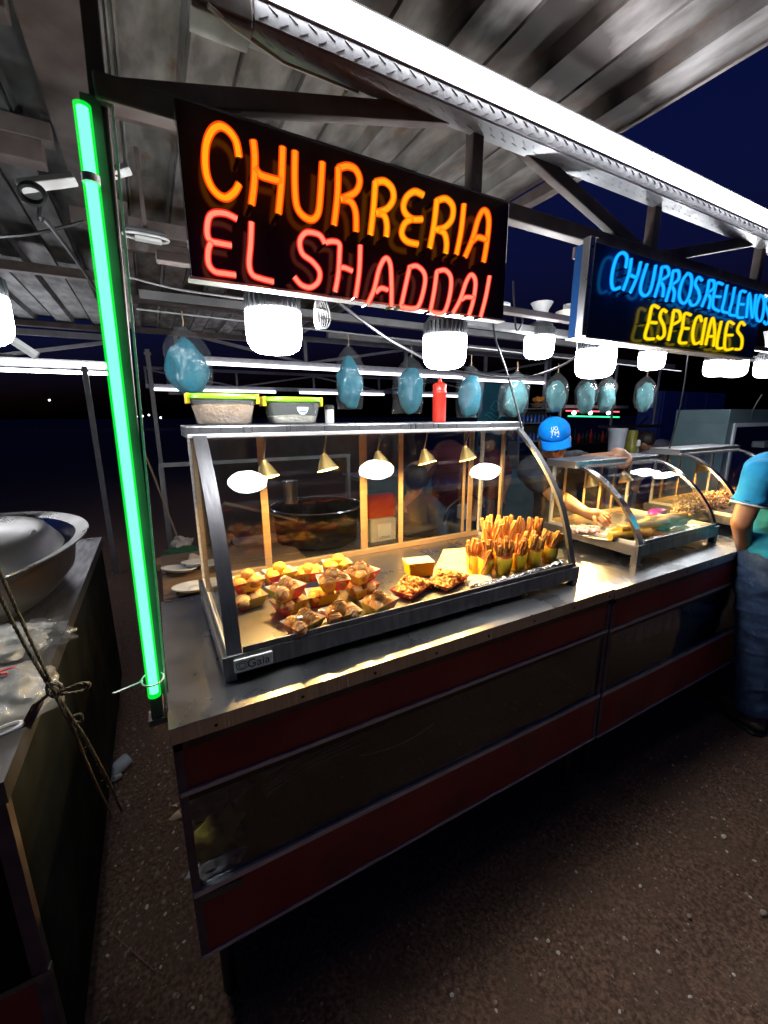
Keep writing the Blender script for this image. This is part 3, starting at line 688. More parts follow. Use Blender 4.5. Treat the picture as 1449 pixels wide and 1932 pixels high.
L1 = [('C', [[(312,300),(300,240),(270,198),(235,182),(203,205),(183,260),(181,340),(195,400),(225,445),(262,462),(295,440),(312,410)]], ot, osk),
      ('H', [[(368,240),(374,300),(372,400),(362,487)], [(483,266),(478,400),(467,522)], [(374,345),(395,372),(430,385),(478,398)]], oc, osk),
      ('U', [[(531,282),(530,400),(537,490),(562,532),(598,547),(622,520),(631,440),(638,325)]], oc, osk),
      ('R', [[(700,345),(697,450),(684,567)], [(700,347),(735,338),(768,352),(784,395),(767,440),(712,466)], [(712,466),(750,478),(768,520),(770,593)]], oc, osk),
      ('R', [[(845,400),(838,500),(826,605)], [(845,402),(880,398),(910,425),(915,468),(890,505),(850,520)], [(850,520),(880,532),(890,570),(888,612)]], ot, ysk),
      ('E', [[(1032,452),(1000,438),(970,455),(955,490),(962,522),(990,545),(1027,546)], [(988,545),(960,562),(948,602),(968,632),(1010,643)]], ot, ysk),
      ('R', [[(1085,470),(1075,560),(1058,657)], [(1085,474),(1120,466),(1147,495),(1144,545),(1115,578),(1080,586)], [(1090,586),(1115,602),(1123,640),(1120,678)]], ot, ysk),
      ('I', [[(1191,488),(1180,590),(1162,682)]], ot, osk),
      ('A', [[(1196,692),(1225,620),(1245,550),(1264,513),(1281,520),(1288,560),(1280,640),(1268,712)], [(1222,634),(1245,616),(1278,626)]], oc, osk)]
L2 = [('E', [[(305,545),(262,524),(215,522),(193,545),(188,600),(202,630),(240,640),(283,648)], [(203,636),(192,670),(194,720),(218,750),(260,758),(300,764)]], pc, psk),
      ('L', [[(361,558),(358,640),(352,720),(365,762),(400,778),(447,790)]], pc, psk),
      ('S', [[(648,640),(630,610),(600,598),(570,600),(550,632),(560,680),(600,712),(627,750),(622,790),(592,812),(556,802),(528,770)]], pc, psk),
      ('H', [[(652,636),(680,632),(704,642),(705,680),(700,760),(688,828)], [(786,648),(782,750),(768,850)], [(704,735),(725,735),(755,748)]], pc, psk),
      ('A', [[(815,877),(840,820),(860,740),(884,698),(903,720),(908,800),(908,887)], [(848,830),(868,815),(893,822)]], pc, psk),
      ('D', [[(975,735),(1006,728),(1035,755),(1038,800),(1016,880),(988,894),(943,886)], [(978,736),(962,810),(945,886)]], pc, psk),
      ('D', [[(1085,750),(1118,745),(1140,775),(1136,840),(1116,905),(1088,914),(1060,905)], [(1085,750),(1075,825),(1060,905)]], pc, psk),
      ('A', [[(1148,912),(1176,860),(1200,790),(1220,762),(1236,790),(1228,860),(1210,922)], [(1182,860),(1200,850),(1228,852)]], pc, psk),
      ('I', [[(1291,768),(1276,850),(1256,927)]], pc, psk)]
YS = .898
neon_sign('neon_sign', 'large black sign with orange neon letters reading CHURRERIA EL SHADDAI', 'neon sign', (.095, .853, 1.800, 2.072), YS, .022, 'blackgloss',
          [(a, s, c, k, .0072, YS - .024) for a, s, c, k in L1] + [(a, s, c, k, .0062, YS - .024) for a, s, c, k in L2], cp2)
B1 = [('C', [[(800,255),(805,205),(785,186),(760,205),(742,260),(735,320),(745,352),(772,345)]]),
      ('H', [[(825,212),(815,280),(788,357)], [(868,228),(850,300),(820,368)], [(812,285),(850,300)]]),
      ('U', [[(897,238),(872,320),(868,365),(890,382),(915,350),(937,243)]]),
      ('R', [[(965,250),(955,310),(932,388)], [(965,252),(990,253),(995,288),(955,315)], [(958,316),(972,345),(968,388)]]),
      ('R', [[(1015,272),(1005,330),(983,408)], [(1015,270),(1040,270),(1040,308),(1005,335)], [(1008,335),(1022,365),(1015,410)]]),
      ('O', [[(1080,282),(1058,315),(1044,372),(1050,407),(1070,415),(1090,380),(1101,320),(1096,288),(1080,280)]]),
      ('S', [[(1148,312),(1131,298),(1117,328),(1132,360),(1136,392),(1121,420),(1100,425),(1089,403)]]),
      ('R', [[(1180,310),(1170,370),(1147,432)], [(1180,312),(1202,316),(1200,348),(1168,372)], [(1170,372),(1187,395),(1178,442)]]),
      ('E', [[(1242,330),(1217,324),(1205,360),(1197,430),(1226,452)], [(1205,385),(1232,387)]]),
      ('L', [[(1263,333),(1250,400),(1240,450),(1268,460)]]),
      ('L', [[(1297,343),(1285,410),(1273,465),(1302,472)]]),
      ('E', [[(1347,365),(1325,363),(1315,410),(1308,475),(1335,482)], [(1315,420),(1338,422)]]),
      ('N', [[(1350,484),(1364,372),(1378,482),(1395,375)]]),
      ('O', [[(1412,383),(1400,420),(1395,470),(1404,497),(1420,490),(1431,430),(1428,390),(1412,380)]]),
      ('S', [[(1466,402),(1448,392),(1436,420),(1448,455),(1455,490),(1443,512),(1430,500)]])]
B2 = [('E', [[(950,437),(921,430),(905,500),(888,572),(927,579)], [(903,503),(940,506)]]),
      ('S', [[(985,456),(968,447),(956,480),(973,520),(975,560),(957,578),(943,568)]]),
      ('P', [[(1018,452),(1010,510),(994,587)], [(1018,450),(1043,455),(1048,492),(1010,516)]]),
      ('E', [[(1096,470),(1068,466),(1058,530),(1044,592),(1075,597)], [(1058,530),(1086,532)]]),
      ('C', [[(1146,500),(1138,476),(1119,492),(1105,555),(1113,600),(1140,592)]]),
      ('I', [[(1166,483),(1144,607)]]),
      ('A', [[(1164,607),(1188,505),(1199,488),(1206,550),(1200,614)], [(1176,568),(1204,567)]]),
      ('L', [[(1236,498),(1215,612),(1246,620)]]),
      ('E', [[(1292,511),(1265,508),(1251,620),(1287,624)], [(1257,562),(1286,562)]]),
      ('S', [[(1342,516),(1326,503),(1310,540),(1330,575),(1325,622),(1299,626)]])]
YB = .86
neon_sign('neon_sign', 'blue sign box with cyan and yellow neon letters reading CHURROS RELLENOS ESPECIALES', 'neon sign', (1.125, 2.185, 1.775, 2.022), YB, .05, 'bluegloss',
          [(a, s, cc, csk, .0055, YB - .020) for a, s in B1] + [(a, s, yc, yk, .0055, YB - .020) for a, s in B2], cp4)
s2 = [o for o in bpy.data.objects if o.name == 'neon_sign.001'][0]
b = MB(); b.box((1.102, YB - .016, 1.772), (1.124, YB + .008, 2.026)); b.build('end_plate', 'steel', s2, bevel=.002)
for z in (1.80, 1.90, 2.0):
    b = MB(); b.blob((1.112, YB - .017, z), (.004, .002, .004), 1, 0); b.build('rivet', 'rubber', s2)
b = MB(); b.tube([(1.112, YB - .01, 2.02), (1.16, .9, 2.05), (1.24, .925, 2.07)], .0015, 6); tag(b.build('tie_wire', 'alu'), 'thin wire tying the blue sign to the truss', 'wire')

# ============================================================ BULBS
def bulb(base, label, rail_z, s=1.0, shape='drum'):
    """base: centre of the glowing underside"""
    x, y, z = base; t = thing('led_bulb', (x, y, rail_z), label, 'light bulb', 'big white bulbs hanging in the stalls')
    r = .0655 * s
    b = MB(); b.lathe([(r * .40, z), (r * .66, z + .003), (r * .86, z + .011), (r * .96, z + .024), (r, z + .042), (r, z + .092), (r * .97, z + .094)], (x, y, 0), 32); b.build('diffuser', 'bulb', t, smooth=True)
    b = MB(); n = 30
    top = z + .158 * s
    rr = [(r * .93, z + .0945), (r * .93, top - .03), (r * .80, top - .012), (r * .45, top)]
    b.lathe(rr, (x, y, 0), 30)
    b.build('heat_sink', 'sink_grey', t, smooth=True)
    b = MB()
    for i in range(n):
        a = 2 * math.pi * i / n; c, s_ = math.cos(a), math.sin(a)
        b.bar((x + c * r * .95, y + s_ * r * .95, z + .096), (x + c * r * .95, y + s_ * r * .95, top - .028), .0035, .007, up=(c, s_, 0))
    stuff(b.build('fins', 'sink_grey', t))
    b = MB(); b.lathe([(r * .3, top - .001), (r * .3, top + .02), (r * .42, top + .024), (r * .48, min(top + .05, rail_z - .001)), (r * .75, rail_z)], (x, y, 0), 16); b.build('socket', 'white_plastic', t, smooth=True)
    return t
bulb(at(520, 668, 'y', 1.08), 'big glowing white bulb under the left part of the large orange sign', 1.872)
bulb(at(838, 696, 'y', 1.10), 'big glowing white bulb under the right end of the large orange sign', 1.872)
bulb(at(1120, 713, 'y', 1.02), 'big glowing white bulb under the left end of the blue sign', 1.872)
bulb(at(1015, 677, 'y', 1.45), 'glowing bulb with bare white socket in the gap between the two signs', 2.045)
bulb(at(1227, 698, 'y', 1.45), 'glowing white bulb under the middle of the blue sign', 2.045)
bulb(at(1348, 710, 'y', 1.45), 'left one of the overlapping pair of glowing bulbs at the right', 2.045)
bulb(at(1383, 711, 'y', 1.36), 'right one of the overlapping pair of glowing bulbs at the right', 2.045)
bulb(at(1444, 712, 'y', 1.25), 'glowing bulb cut by the right picture edge', 2.045)
bulb(at(-44, 650, 'y', 1.20), 'glowing bulb of the left stall cut by the left picture edge', 2.1)
dome = thing('round_lamp', at(1075, 588, 'y', 1.42), 'unlit cream dome lamp left of the blue sign', 'lamp')
b = MB(); p = at(1075, 588, 'y', 1.42); b.lathe([(.062, 0), (.06, -.012), (.05, -.032), (.03, -.046), (.008, -.052)], p, 24); b.build('dome', 'cream_plastic', dome, smooth=True)
b = MB(); b.lathe([(.03, .0005), (.03, .03)], p, 16); b.build('base', 'white_plastic', dome, smooth=True)
sock = thing('lamp_socket', at(940, 575, 'y', 1.45), 'empty white socket with a hanging black cable beside the large sign', 'socket')
b = MB(); p = at(940, 575, 'y', 1.45); b.lathe([(.05, .0), (.05, -.008), (.022, -.018), (.022, -.045)], p, 20); b.build('cup', 'white_plastic', sock, smooth=True)

# unlit flood lamp, pipes and power strips under the left roof
fl = thing('emergency_lamp', at(272, 447, 'y', 1.60), 'unlit white oval emergency lamp under the roof left of the orange sign', 'lamp')
a, c = at(232, 440, 'y', 1.62), at(318, 456, 'y', 1.62); u = (c - a).normalized()
b = MB(); ring = []
for i in range(28):
    an = 2 * math.pi * i / 28; ring.append((a + c) / 2 + u * math.copysign(abs(math.cos(an)) ** .6, math.cos(an)) * .062 + Vector((0, 1, .0)) * .026 * math.sin(an))
b.tube(ring, .004, 6, closed=True); b.build('rim', 'white_plastic', fl, smooth=True)
b = MB(); b.bar(a + u * .008 + Vector((0, 0, .012)), c - u * .008 + Vector((0, 0, .012)), .05, .012); b.build('housing', 'sink_grey', fl, bevel=.003)
b = MB(); b.bar(a + u * .03 + Vector((0, 0, -.006)), c - u * .02 + Vector((0, 0, -.006)), .026, .01); b.build('lens', 'white_plastic', fl, bevel=.002)
b = MB(); b.bar((a + c) / 2 + Vector((0, 0, .0185)), ((a + c) / 2 + Vector((0, 0, .019))).lerp(Vector(((a.x + c.x) / 2, 1.62, 2.33)), 1), .012, .012); b.build('stem', 'tube', fl)
def strip(p, q, label, n):
    t = thing('power_strip', (p + q) / 2, label, 'power strip'); d = (q - p).normalized()
    b = MB(); b.bar(p, q, .035, .02, up=(0, -.6, .8)); b.build('case', 'white_plastic', t, bevel=.003)
    for i in range(n):
        c = p.lerp(q, (i + .5) / n) + Vector((0, -.003, -.0125)); b = MB(); b.bar(c - d * .008, c + d * .008, .012, .002, up=(0, -.6, .8)); b.build('outlet', 'rubber', t)
    return t
ps = strip(at(33, 352, 'y', 1.31), at(142, 338, 'y', 1.31), 'white power strip with sockets left of the green tube', 5)
ps2 = strip(at(200, 330, 'y', 1.42), at(243, 318, 'y', 1.42), 'short white power strip with a red switch right of the green tube', 2)
b = MB(); c = at(216, 326, 'y', 1.41); b.box(c - Vector((.006, .004, .009)), c + Vector((.006, .002, .003))); b.build('red_switch', 'redplastic', ps2)
tw = thing('cable_bundle', at(62, 372, 'y', 1.25), 'black coiled cable bundle hanging from the ceiling power strip', 'cable')
b = MB(); c = at(62, 372, 'y', 1.25)
for k in range(4): b.tube([c + Vector((math.cos(a) * .022, .006 * k - .01, math.sin(a) * .018 + .004 * k)) for a in [i * math.pi / 8 for i in range(16)]], .004, 6, closed=True)
b.build('coil', 'cable', tw, smooth=True)
b = MB(); b.tube(smoothline([c + Vector((.01, 0, -.015)), at(75, 415, 'y', 1.25), at(90, 420, 'y', 1.3), at(150, 500, 'y', 1.6), at(190, 560, 'y', 1.9)]), .0045, 6); b.build('cord', 'cable', tw, smooth=True)
def wire(name, pts, r, m, label, cat='cable', n=8, raw=False):
    b = MB(); b.tube(pts if raw else smoothline(pts, n), r, 6); return tag(b.build(name, m, smooth=True), label, cat)
wire('pvc_pipe', [at(-40, 600, 'y', 1.9), at(70, 672, 'y', 1.9)], .016, 'pvc', 'white plastic pipe end sticking out beside the left edge bulb', 'pipe')
wire('cable', [at(0, 447, 'y', 1.4), at(70, 440, 'y', 1.4), at(160, 418, 'y', 1.4)], .004, 'cable', 'black cable sagging under the left stall roof')
wire('cable', [at(215, 515, 'y', 1.5), at(330, 545, 'y', 1.4), at(470, 565, 'y', 1.2)], .0028, 'greycable', 'grey cable sagging from the post to the first big bulb')
wire('cable', [at(620, 556, 'y', 1.02), at(690, 610, 'y', 1.1), at(760, 655, 'y', 1.2), at(860, 700, 'y', 1.3), at(985, 712, 'y', 1.35), at(1060, 690, 'y', 1.3), at(1110, 655, 'y', 1.2), at(1165, 632, 'y', 1.05)], .0046, 'cable', 'long black cable sagging from the orange sign across to the blue sign')
wire('cable', [at(928, 588, 'y', 1.43), at(935, 640, 'y', 1.4), at(955, 700, 'y', 1.36), at(975, 770, 'y', 1.32), at(984, 808, 'y', 1.30)], .0042, 'cable', 'black cable dropping from the empty socket to the long display case')
wire('cable', [at(968, 530, 'y', 1.2), at(970, 570, 'y', 1.2), at(974, 622, 'y', 1.2), at(985, 610, 'y', 1.2), at(984, 590, 'y', 1.2)], .0035, 'cable', 'short black cable hook hanging right of the orange sign')
wire('cable', [at(1300, 660, 'y', 1.3), at(1285, 760, 'y', 1.35), at(1262, 850, 'y', 1.4), at(1258, 880, 'y', 1.4)], .0045, 'cable', 'black cable hanging below the blue sign behind the small display case')
wire('cable', [at(1437, 745, 'y', 1.7), at(1420, 775, 'y', 1.8), at(1416, 800, 'y', 1.9)], .005, 'greycable', 'grey cable running to the box cabinet at the right edge')
cw = thing('cable_coil', at(605, 575, 'y', 1.05), 'bundled white cable tied under the middle of the orange sign', 'cable')
b = MB()
for k in range(5):
    c = at(605 + (k - 2) * 3, 592, 'y', 1.05); b.tube([c + Vector((math.cos(a) * (.008 + .002 * k), .004 * math.sin(a * 2), math.sin(a) * .034)) for a in [i * math.pi / 10 for i in range(20)]], .0018, 5, closed=True)
b.build('loops', 'white_plastic', cw, smooth=True)
b = MB(); c = at(605, 585, 'y', 1.05); b.tube([c + Vector((math.cos(a) * .014, .008 * math.sin(a), 0)) for a in [i * math.pi / 6 for i in range(12)]], .0025, 5, closed=True); b.build('tie', 'white_plastic', cw, smooth=True)
b = MB(); b.tube([at(603, 560, 'y', 1.05), at(604, 535, 'y', 1.08), at(604, 520, 'y', 1.095)], .002, 5); b.build('hanger', 'white_plastic', cw, smooth=True)

# ============================================================ COTTON CANDY BAGS
def bag(tu, tv, bv, w, fm, label, seed, skew=0., point=0., Y=1.69):
    top = at(tu, tv, 'y', Y); bot = at(tu, bv, 'y', Y); H = top.z - bot.z
    W = w / FPX * (top - CAM_O).dot(CAM_F) / 2
    t = thing('cotton_candy_bag', top, label, 'candy bag', 'bags of cotton candy hanging in a row')
    def rad(v):   # v: 0 bottom .. 1 tie
        return (.86 + .14 * math.sin(v * 2.6)) * (1 if v < .62 else max(.06, math.cos((v - .62) / .38 * math.pi / 2) ** .8))
    nu, nv = 40, 22
    def film(u, v):
        a = 2 * math.pi * u; r = rad(v) * W
        fl = .95 if v < .05 else 1; dep = .80 - .62 * max(0, 1 - v / .16) ** 1.2
        k = 1 + .20 * noise.noise(Vector((math.cos(a) * 1.6, math.sin(a) * 1.6, v * 2.6 + seed * 3.3))) + .05 * noise.noise(Vector((math.cos(a) * 6, math.sin(a) * 6, v * 9 + seed))) + (.10 * abs(math.sin(a * 6 + seed)) * (v - .6) / .4 if v > .6 else 0)
        x = math.cos(a) * r * k; 
        if v < .22: x *= lerp(1.10 - point, 1, v / .22)
        return Vector((top.x + x + skew * (1 - v) * W * (1 if math.cos(a) < 0 else .25), top.y + math.sin(a) * r * k * dep, bot.z + H * v + .004 * noise.noise(Vector((a, seed, 3)))))
    b = MB(); b.grid(film, nu, nv); b.build('bag_film', 'bagfilm', t, smooth=True, flip=False)
    b = MB(); cz = bot.z + H * .40
    rr = (W * .88, W * .62, H * .40)
    b.blob((top.x + skew * W * .1, top.y, cz), rr, sub=4, amp=.20, fr=1.7, seed=seed, rot=Euler((0, R(((seed * 37) % 17 - 8) * 1.3), 0)).to_matrix()); b.build('spun_sugar', fm, t, smooth=True)
    b = MB(); b.tube([(top.x, top.y, top.z - .004), (top.x + .002, top.y, top.z + .012), (top.x, top.y, top.z + .045)], .0022, 6); b.build('stick', 'straw', t)
    b = MB(); b.blob((top.x, top.y, top.z + .002), (.010, .009, .006), 1, .3, 2, seed); b.build('knot', 'bagfilm', t, smooth=True)
bag(345, 614, 745, 84, 'floss', 'large blue cotton candy bag, the nearest and leftmost of the hanging row', 1, .0)
bag(657, 652, 772, 56, 'floss', 'blue cotton candy bag hanging alone between the two big bulbs', 2, .1)
bag(776, 672, 780, 60, 'floss', 'blue cotton candy bag hanging just left of the red squeeze bottle', 3, -.45)
bag(889, 688, 788, 54, 'floss', 'blue cotton candy bag hanging just right of the red squeeze bottle', 4, -.2)
bag(976, 700, 786, 56, 'floss_pale', 'flared pale cotton candy bag crossed by the black cable', 5, -.5)
bag(1053, 702, 778, 46, 'floss_pale', 'pale cotton candy bag hanging directly above the blue cap', 6)
bag(1110, 708, 780, 44, 'floss_pale', 'left one of the touching pair of pale cotton candy bags', 7)
bag(1148, 708, 779, 42, 'floss_pale', 'right one of the touching pair of pale cotton candy bags', 8)
bag(1221, 709, 777, 42, 'floss_pale', 'pointed green cotton candy bag, rightmost of the hanging row', 9, 0, .45)

# ============================================================ DISPLAY CASES
def display_case(x0, x1, prof, zf, yb, ztp, label, stiles, lamps, ftop=.045, warm=True, side_mid=None, leg=.015, zc=.92, base_h=.042, open_door=None):
    """prof: front curve (y, z) from the floor up; zf floor height; yb back plane; ztp top of the lid plate"""
    t = thing('display_case', ((x0 + x1) / 2, (prof[0][0] + yb) / 2, zc), label, 'display case', 'curved glass display cases on the counters')
    yf = prof[0][0]; yt = prof[-1][0]; zt = prof[-1][1]
    b = MB(); b.box((x0 - .012, yf - .012, zf - base_h), (x1 + .012, yf - .002, zf + .008)); b.build('front_fascia', 'steel_dark', t, bevel=.0015)
    b = MB(); b.box((x0 + .037, yf - .0095, zf + .0083), (x1 - .026, yf - .0035, zf + .024)); b.build('light_stop_lip', 'steel_dark', t, bevel=.001)  # lip added to stop the lamps' light reaching the counter in front
    pieces('side_fascia', 'steel_dark', t, [((x0 - .012, yf - .0015, zf - base_h), (x0 - .002, yb + .02, zf + .004)), ((x1 + .002, yf - .0015, zf - base_h), (x1 + .012, yb + .02, zf + .004))], bevel=.0015)
    b = MB(); b.box((x0 - .002, yb + .011, zf - base_h), (x1 + .002, yb + .02, zf + .004)); b.build('back_fascia', 'steel_dark', t)
    b = MB(); b.box((x0 - .0015, yf - .0015, zf - .012), (x1 + .0015, yb + .0105, zf)); b.build('tray_floor', 'steel_top', t)
    for x in (x0 - .010, x1 - .018):
        for y in (yf - .010, yb - .02):
            b = MB(); b.box((x, y, zc + .0005), (x + .028, y + .028, zf - base_h - .0005)); b.build('leg', 'steel_dark', t)
    P = [Vector((0, y, z)) for y, z in prof]; P = smoothline(P, 6)
    def off(i, d):
        a = P[max(i - 1, 0)]; c = P[min(i + 1, len(P) - 1)]; tt = (c - a).normalized(); nrm = Vector((0, tt.z, -tt.y)); return P[i] - nrm * d   # outward to the customer
    def strip_(xa, xb, d0, d1):
        b = MB(); n = len(P)
        poly = [off(i, d1) for i in range(n)] + [off(i, d0) for i in range(n - 1, -1, -1)]
        vs = []; fs = []
        for i in range(n):
            o_, i_ = off(i, d1), off(i, d0)
            vs += [(xa, o_.y, o_.z), (xb, o_.y, o_.z), (xb, i_.y, i_.z), (xa, i_.y, i_.z)]
            if i < n - 1:
                k = 4 * i
                fs += [(k, k + 1, k + 5, k + 4), (k + 1, k + 2, k + 6, k + 5), (k + 2, k + 3, k + 7, k + 6), (k + 3, k, k + 4, k + 7)]
        fs += [(0, 3, 2, 1), (4 * n - 4, 4 * n - 3, 4 * n - 2, 4 * n - 1)]
        b.add(vs, fs); return b
    w = .036
    strip_(x0, x0 + w, -.006, .006).build('curved_frame', 'steel_dark' if x0 < 1 else 'mirror_steel', t, smooth=True)
    strip_(x1 - w * .7, x1, -.006, .006).build('curved_frame', 'steel_dark' if x0 < 1 else 'mirror_steel', t, smooth=True)
    strip_(x0 + w + .0005, x1 - w * .7 - .0005, -.002, .002).build('front_glass', 'glass', t, smooth=True)
    # side glass follows the curve
    for x, nm in ((x0 + .006, 1), (x1 - .010, 2)):
        poly = [(off(i, -.007).y, off(i, -.007).z) for i in range(len(P))] + [(yb - .012, zt - .002), (yb - .012, zf + .003)]
        b = MB(); b.prism(poly, 'x', x, x + .004); b.build('side_glass', 'glass', t)
    for xa in (x0, x1 - .016):
        pieces('side_frame', 'alu', t, [((xa, yb - .012, zf + .001), (xa + .016, yb, zt - .001)), ((xa, yf + .012, zf + .0005), (xa + .005, yb - .013, zf + .018))], bevel=.001)
        if side_mid: pieces('side_mullion', 'tan', t, [((xa, side_mid, zf + .019), (xa + .014, side_mid + .014, zt - .003))])
    # lid
    b = MB(); b.box((x0 - .014, yt - .004, ztp - .010), (x1 + .014, yb + .03, ztp)); b.build('top_plate', 'steel', t, bevel=.002)
    b = MB(); b.box((x0 - .014, yt - .010, ztp - .022), (x1 + .014, yt - .0045, ztp - .002)); b.build('top_edge', 'steel', t, bevel=.0015)
    b = MB(); b.box((x0 - .014, yt - .013, ztp - .034), (x1 + .014, yt - .0045, ztp - .0225)); b.build('reflection_trim', 'alu', t, bevel=.002)  # white light strip reflection on the lid edge, put in as a pale strip
    pieces('top_end', 'steel', t, [((x0 - .014, yt - .004, ztp - .034), (x0 - .009, yb + .03, ztp - .0105)), ((x1 + .009, yt - .004, ztp - .034), (x1 + .014, yb + .03, ztp - .0105))])
    # sliding back doors
    zr = zt - .02
    b = MB(); b.box((x0 + .017, yb - .011, zf + .0005), (x1 - .017, yb + .009, zf + .022)); b.build('door_track', 'tan', t, bevel=.001)
    b = MB(); b.box((x0 + .017, yb - .011, zr), (x1 - .017, yb + .009, zr + .018)); b.build('door_track', 'tan', t)
    for i, (sx, sw, dy) in enumerate(stiles):
        pieces('door_stile', 'tan', t, [((sx, yb - .008 + dy, zf + .0225), (sx + sw, yb - .001 + dy, zr - .0005))], bevel=.001)
    xs = [x0 + .02] + [s[0] + s[1] / 2 for s in stiles] + [x1 - .02]
    for i in range(len(xs) - 1):
        if xs[i + 1] - xs[i] < .05 or i == open_door: continue
        sw = .012
        b = MB(); b.box((xs[i] + sw, yb - .004, zf + .023), (xs[i + 1] - sw, yb - .001, zr - .001)); b.build('door_glass', 'glass', t)
    for i, (lx, ly, lz) in enumerate(lamps):
        lamp(lx, ly, lz, ztp - .012, i, x0)
    return t
WARM_LABEL = ['first small brass lamp from the left inside the long display case', 'second small brass lamp from the left inside the long display case',
              'third small brass lamp from the left inside the long display case', 'fourth small brass lamp from the left inside the long display case',
              'fifth and rightmost small brass lamp inside the long display case']
WARM_LABEL2 = ['left brass lamp inside the small display case', 'right brass lamp inside the small display case, under the resting hand']
WARM_LABEL3 = ['brass lamp inside the far display case of candied nuts']
def lamp(x, y, z, zt, i, x0):
    lab = WARM_LABEL[i] if x0 < 1 else (WARM_LABEL2[i] if x0 < 2.5 else WARM_LABEL3[i])
    t = thing('heat_lamp', (x, y, zt), lab, 'lamp', 'small brass lamps inside the display cases')
    ax = Vector((-.14, .28, 1)).normalized(); c = Vector((x, y, z))
    b = MB(); b.lathe([(.0375, 0), (.034, .006), (.020, .036), (.012, .048), (.011, .056)], c, 24, axis=ax, close=False); b.lathe([(.0362, .0005), (.0328, .006), (.0188, .036), (.011, .047)], c, 24, axis=ax, close=False, mi=1)
    b.build('shade', ['shade', 'shade_in'], t, smooth=True, flip=False)
    b = MB(); b.blob(c + ax * .026, .0095, 2, 0); b.build('glowing_globe', 'warm', t, smooth=True)
    li = bpy.data.lights.new('lamp_light', 'POINT'); li.energy = WARM_W * (1.15 if x0 < 1 else 1.7); li.color = (1, .57, .17); li.shadow_soft_size = .009
    lo = bpy.data.objects.new('lamp_light', li); C.objects.link(lo); lo.parent = t; lo.location = c + ax * .010 - Vector(t.location)
    b = MB(); b.tube([c + ax * .055, (x + .004, y, zt)], .0035, 6); b.build('stem', 'tube', t, smooth=True)
prof1 = [(.985, .985), (.997, 1.02), (1.026, 1.122), (1.075, 1.238), (1.149, 1.344), (1.235, 1.436), (1.315, 1.503)]
display_case(.10, 1.372, prof1, .98, 1.535, 1.527, 'long curved glass display case with fried dough trays and churro cups on the near counter',
             [(.322, .026, 0), (.722, .022, 0), (.746, .012, .009), (.905, .022, 0), (1.262, .014, .009), (1.288, .026, 0)],
             [(.312, 1.35, 1.362), (.52, 1.36, 1.372), (.73, 1.36, 1.372), (.935, 1.36, 1.372), (1.13, 1.35, 1.376)], side_mid=1.385)
prof2 = [(.995, 1.0), (1.022, 1.066), (1.06, 1.125), (1.105, 1.178), (1.155, 1.222), (1.21, 1.262), (1.27, 1.292), (1.335, 1.312)]
display_case(1.79, 2.455, prof2, .995, 1.47, 1.335, 'small curved glass display case with filled churros, its lid under the resting hand',
             [(1.88, .014, 0), (2.06, .014, .009), (2.18, .014, 0), (2.31, .012, .009)],
             [(1.97, 1.36, 1.195), (2.20, 1.33, 1.205)], zc=.915, open_door=1)
display_case(2.70, 3.40, [(y, z + .02) for y, z in prof2], 1.01, 1.47, 1.355, 'far curved glass display case with candied nuts behind the small case',
             [(2.80, .014, 0), (3.0, .014, .009), (3.2, .014, 0)], [(3.05, 1.36, 1.20)], zc=.92)
# maker's plate on the long case
npl = [o for o in bpy.data.objects if o.name == 'display_case'][0]
b = MB(); b.box((.112, .9655, .944), (.206, .9728, .979)); pl = b.build('name_plate', 'alu', npl, bevel=.003)
vs, fs = text_mesh('Gaia', .031, .0004)
b = MB(); b.add([(v.x + .170, .9648 - v.z, v.y + .961) for v in vs], fs); b.build('lettering', 'dark_ink', pl)
b = MB()
for rr in (.011, .0065): b.tube([(.131 + rr * 1.25 * math.cos(a), .9648, .9615 + rr * math.sin(a)) for a in [i * math.pi / 10 for i in range(20)]], .0009, 5, closed=True)
b.build('emblem', 'dark_ink', pl)

# ============================================================ FOOD IN THE LONG CASE
def in_tray_proto(name, label, outer):
    t = thing(name, (0, 0, 0), label, 'food tray')
    a, c, A, Cc, h = .034, .024, .050, .038, .034
    bot = [(-a, -c), (a, -c), (a, c), (-a, c)]; top = [(-A, -Cc), (A, -Cc), (A, Cc), (-A, Cc)]
    vs = [(x, y, .0006) for x, y in bot] + [(x, y, h + (.004 if i % 2 else 0)) for i, (x, y) in enumerate(top)]
    b = MB(); b.add(vs, [(3, 2, 1, 0)] + [(i, (i + 1) % 4, 4 + (i + 1) % 4, 4 + i) for i in range(4)]); b.build('printed_outside', outer, t, flip=False)
    k = .0012
    vs = [(x * .965, y * .955, .0018) for x, y in bot] + [(x * .985, y * .98, h + (.004 if i % 2 else 0) + .0004) for i, (x, y) in enumerate(top)]
    b = MB(); b.add(vs, [(0, 1, 2, 3)] + [(4 + i, 4 + (i + 1) % 4, (i + 1) % 4, i) for i in range(4)]); b.build('white_inside', 'tray_in', t, flip=False)
    return t
trayA = in_tray_proto('paper_tray', 'x', 'tray_out'); trayB = in_tray_proto('paper_tray', 'x', 'tray_out2')
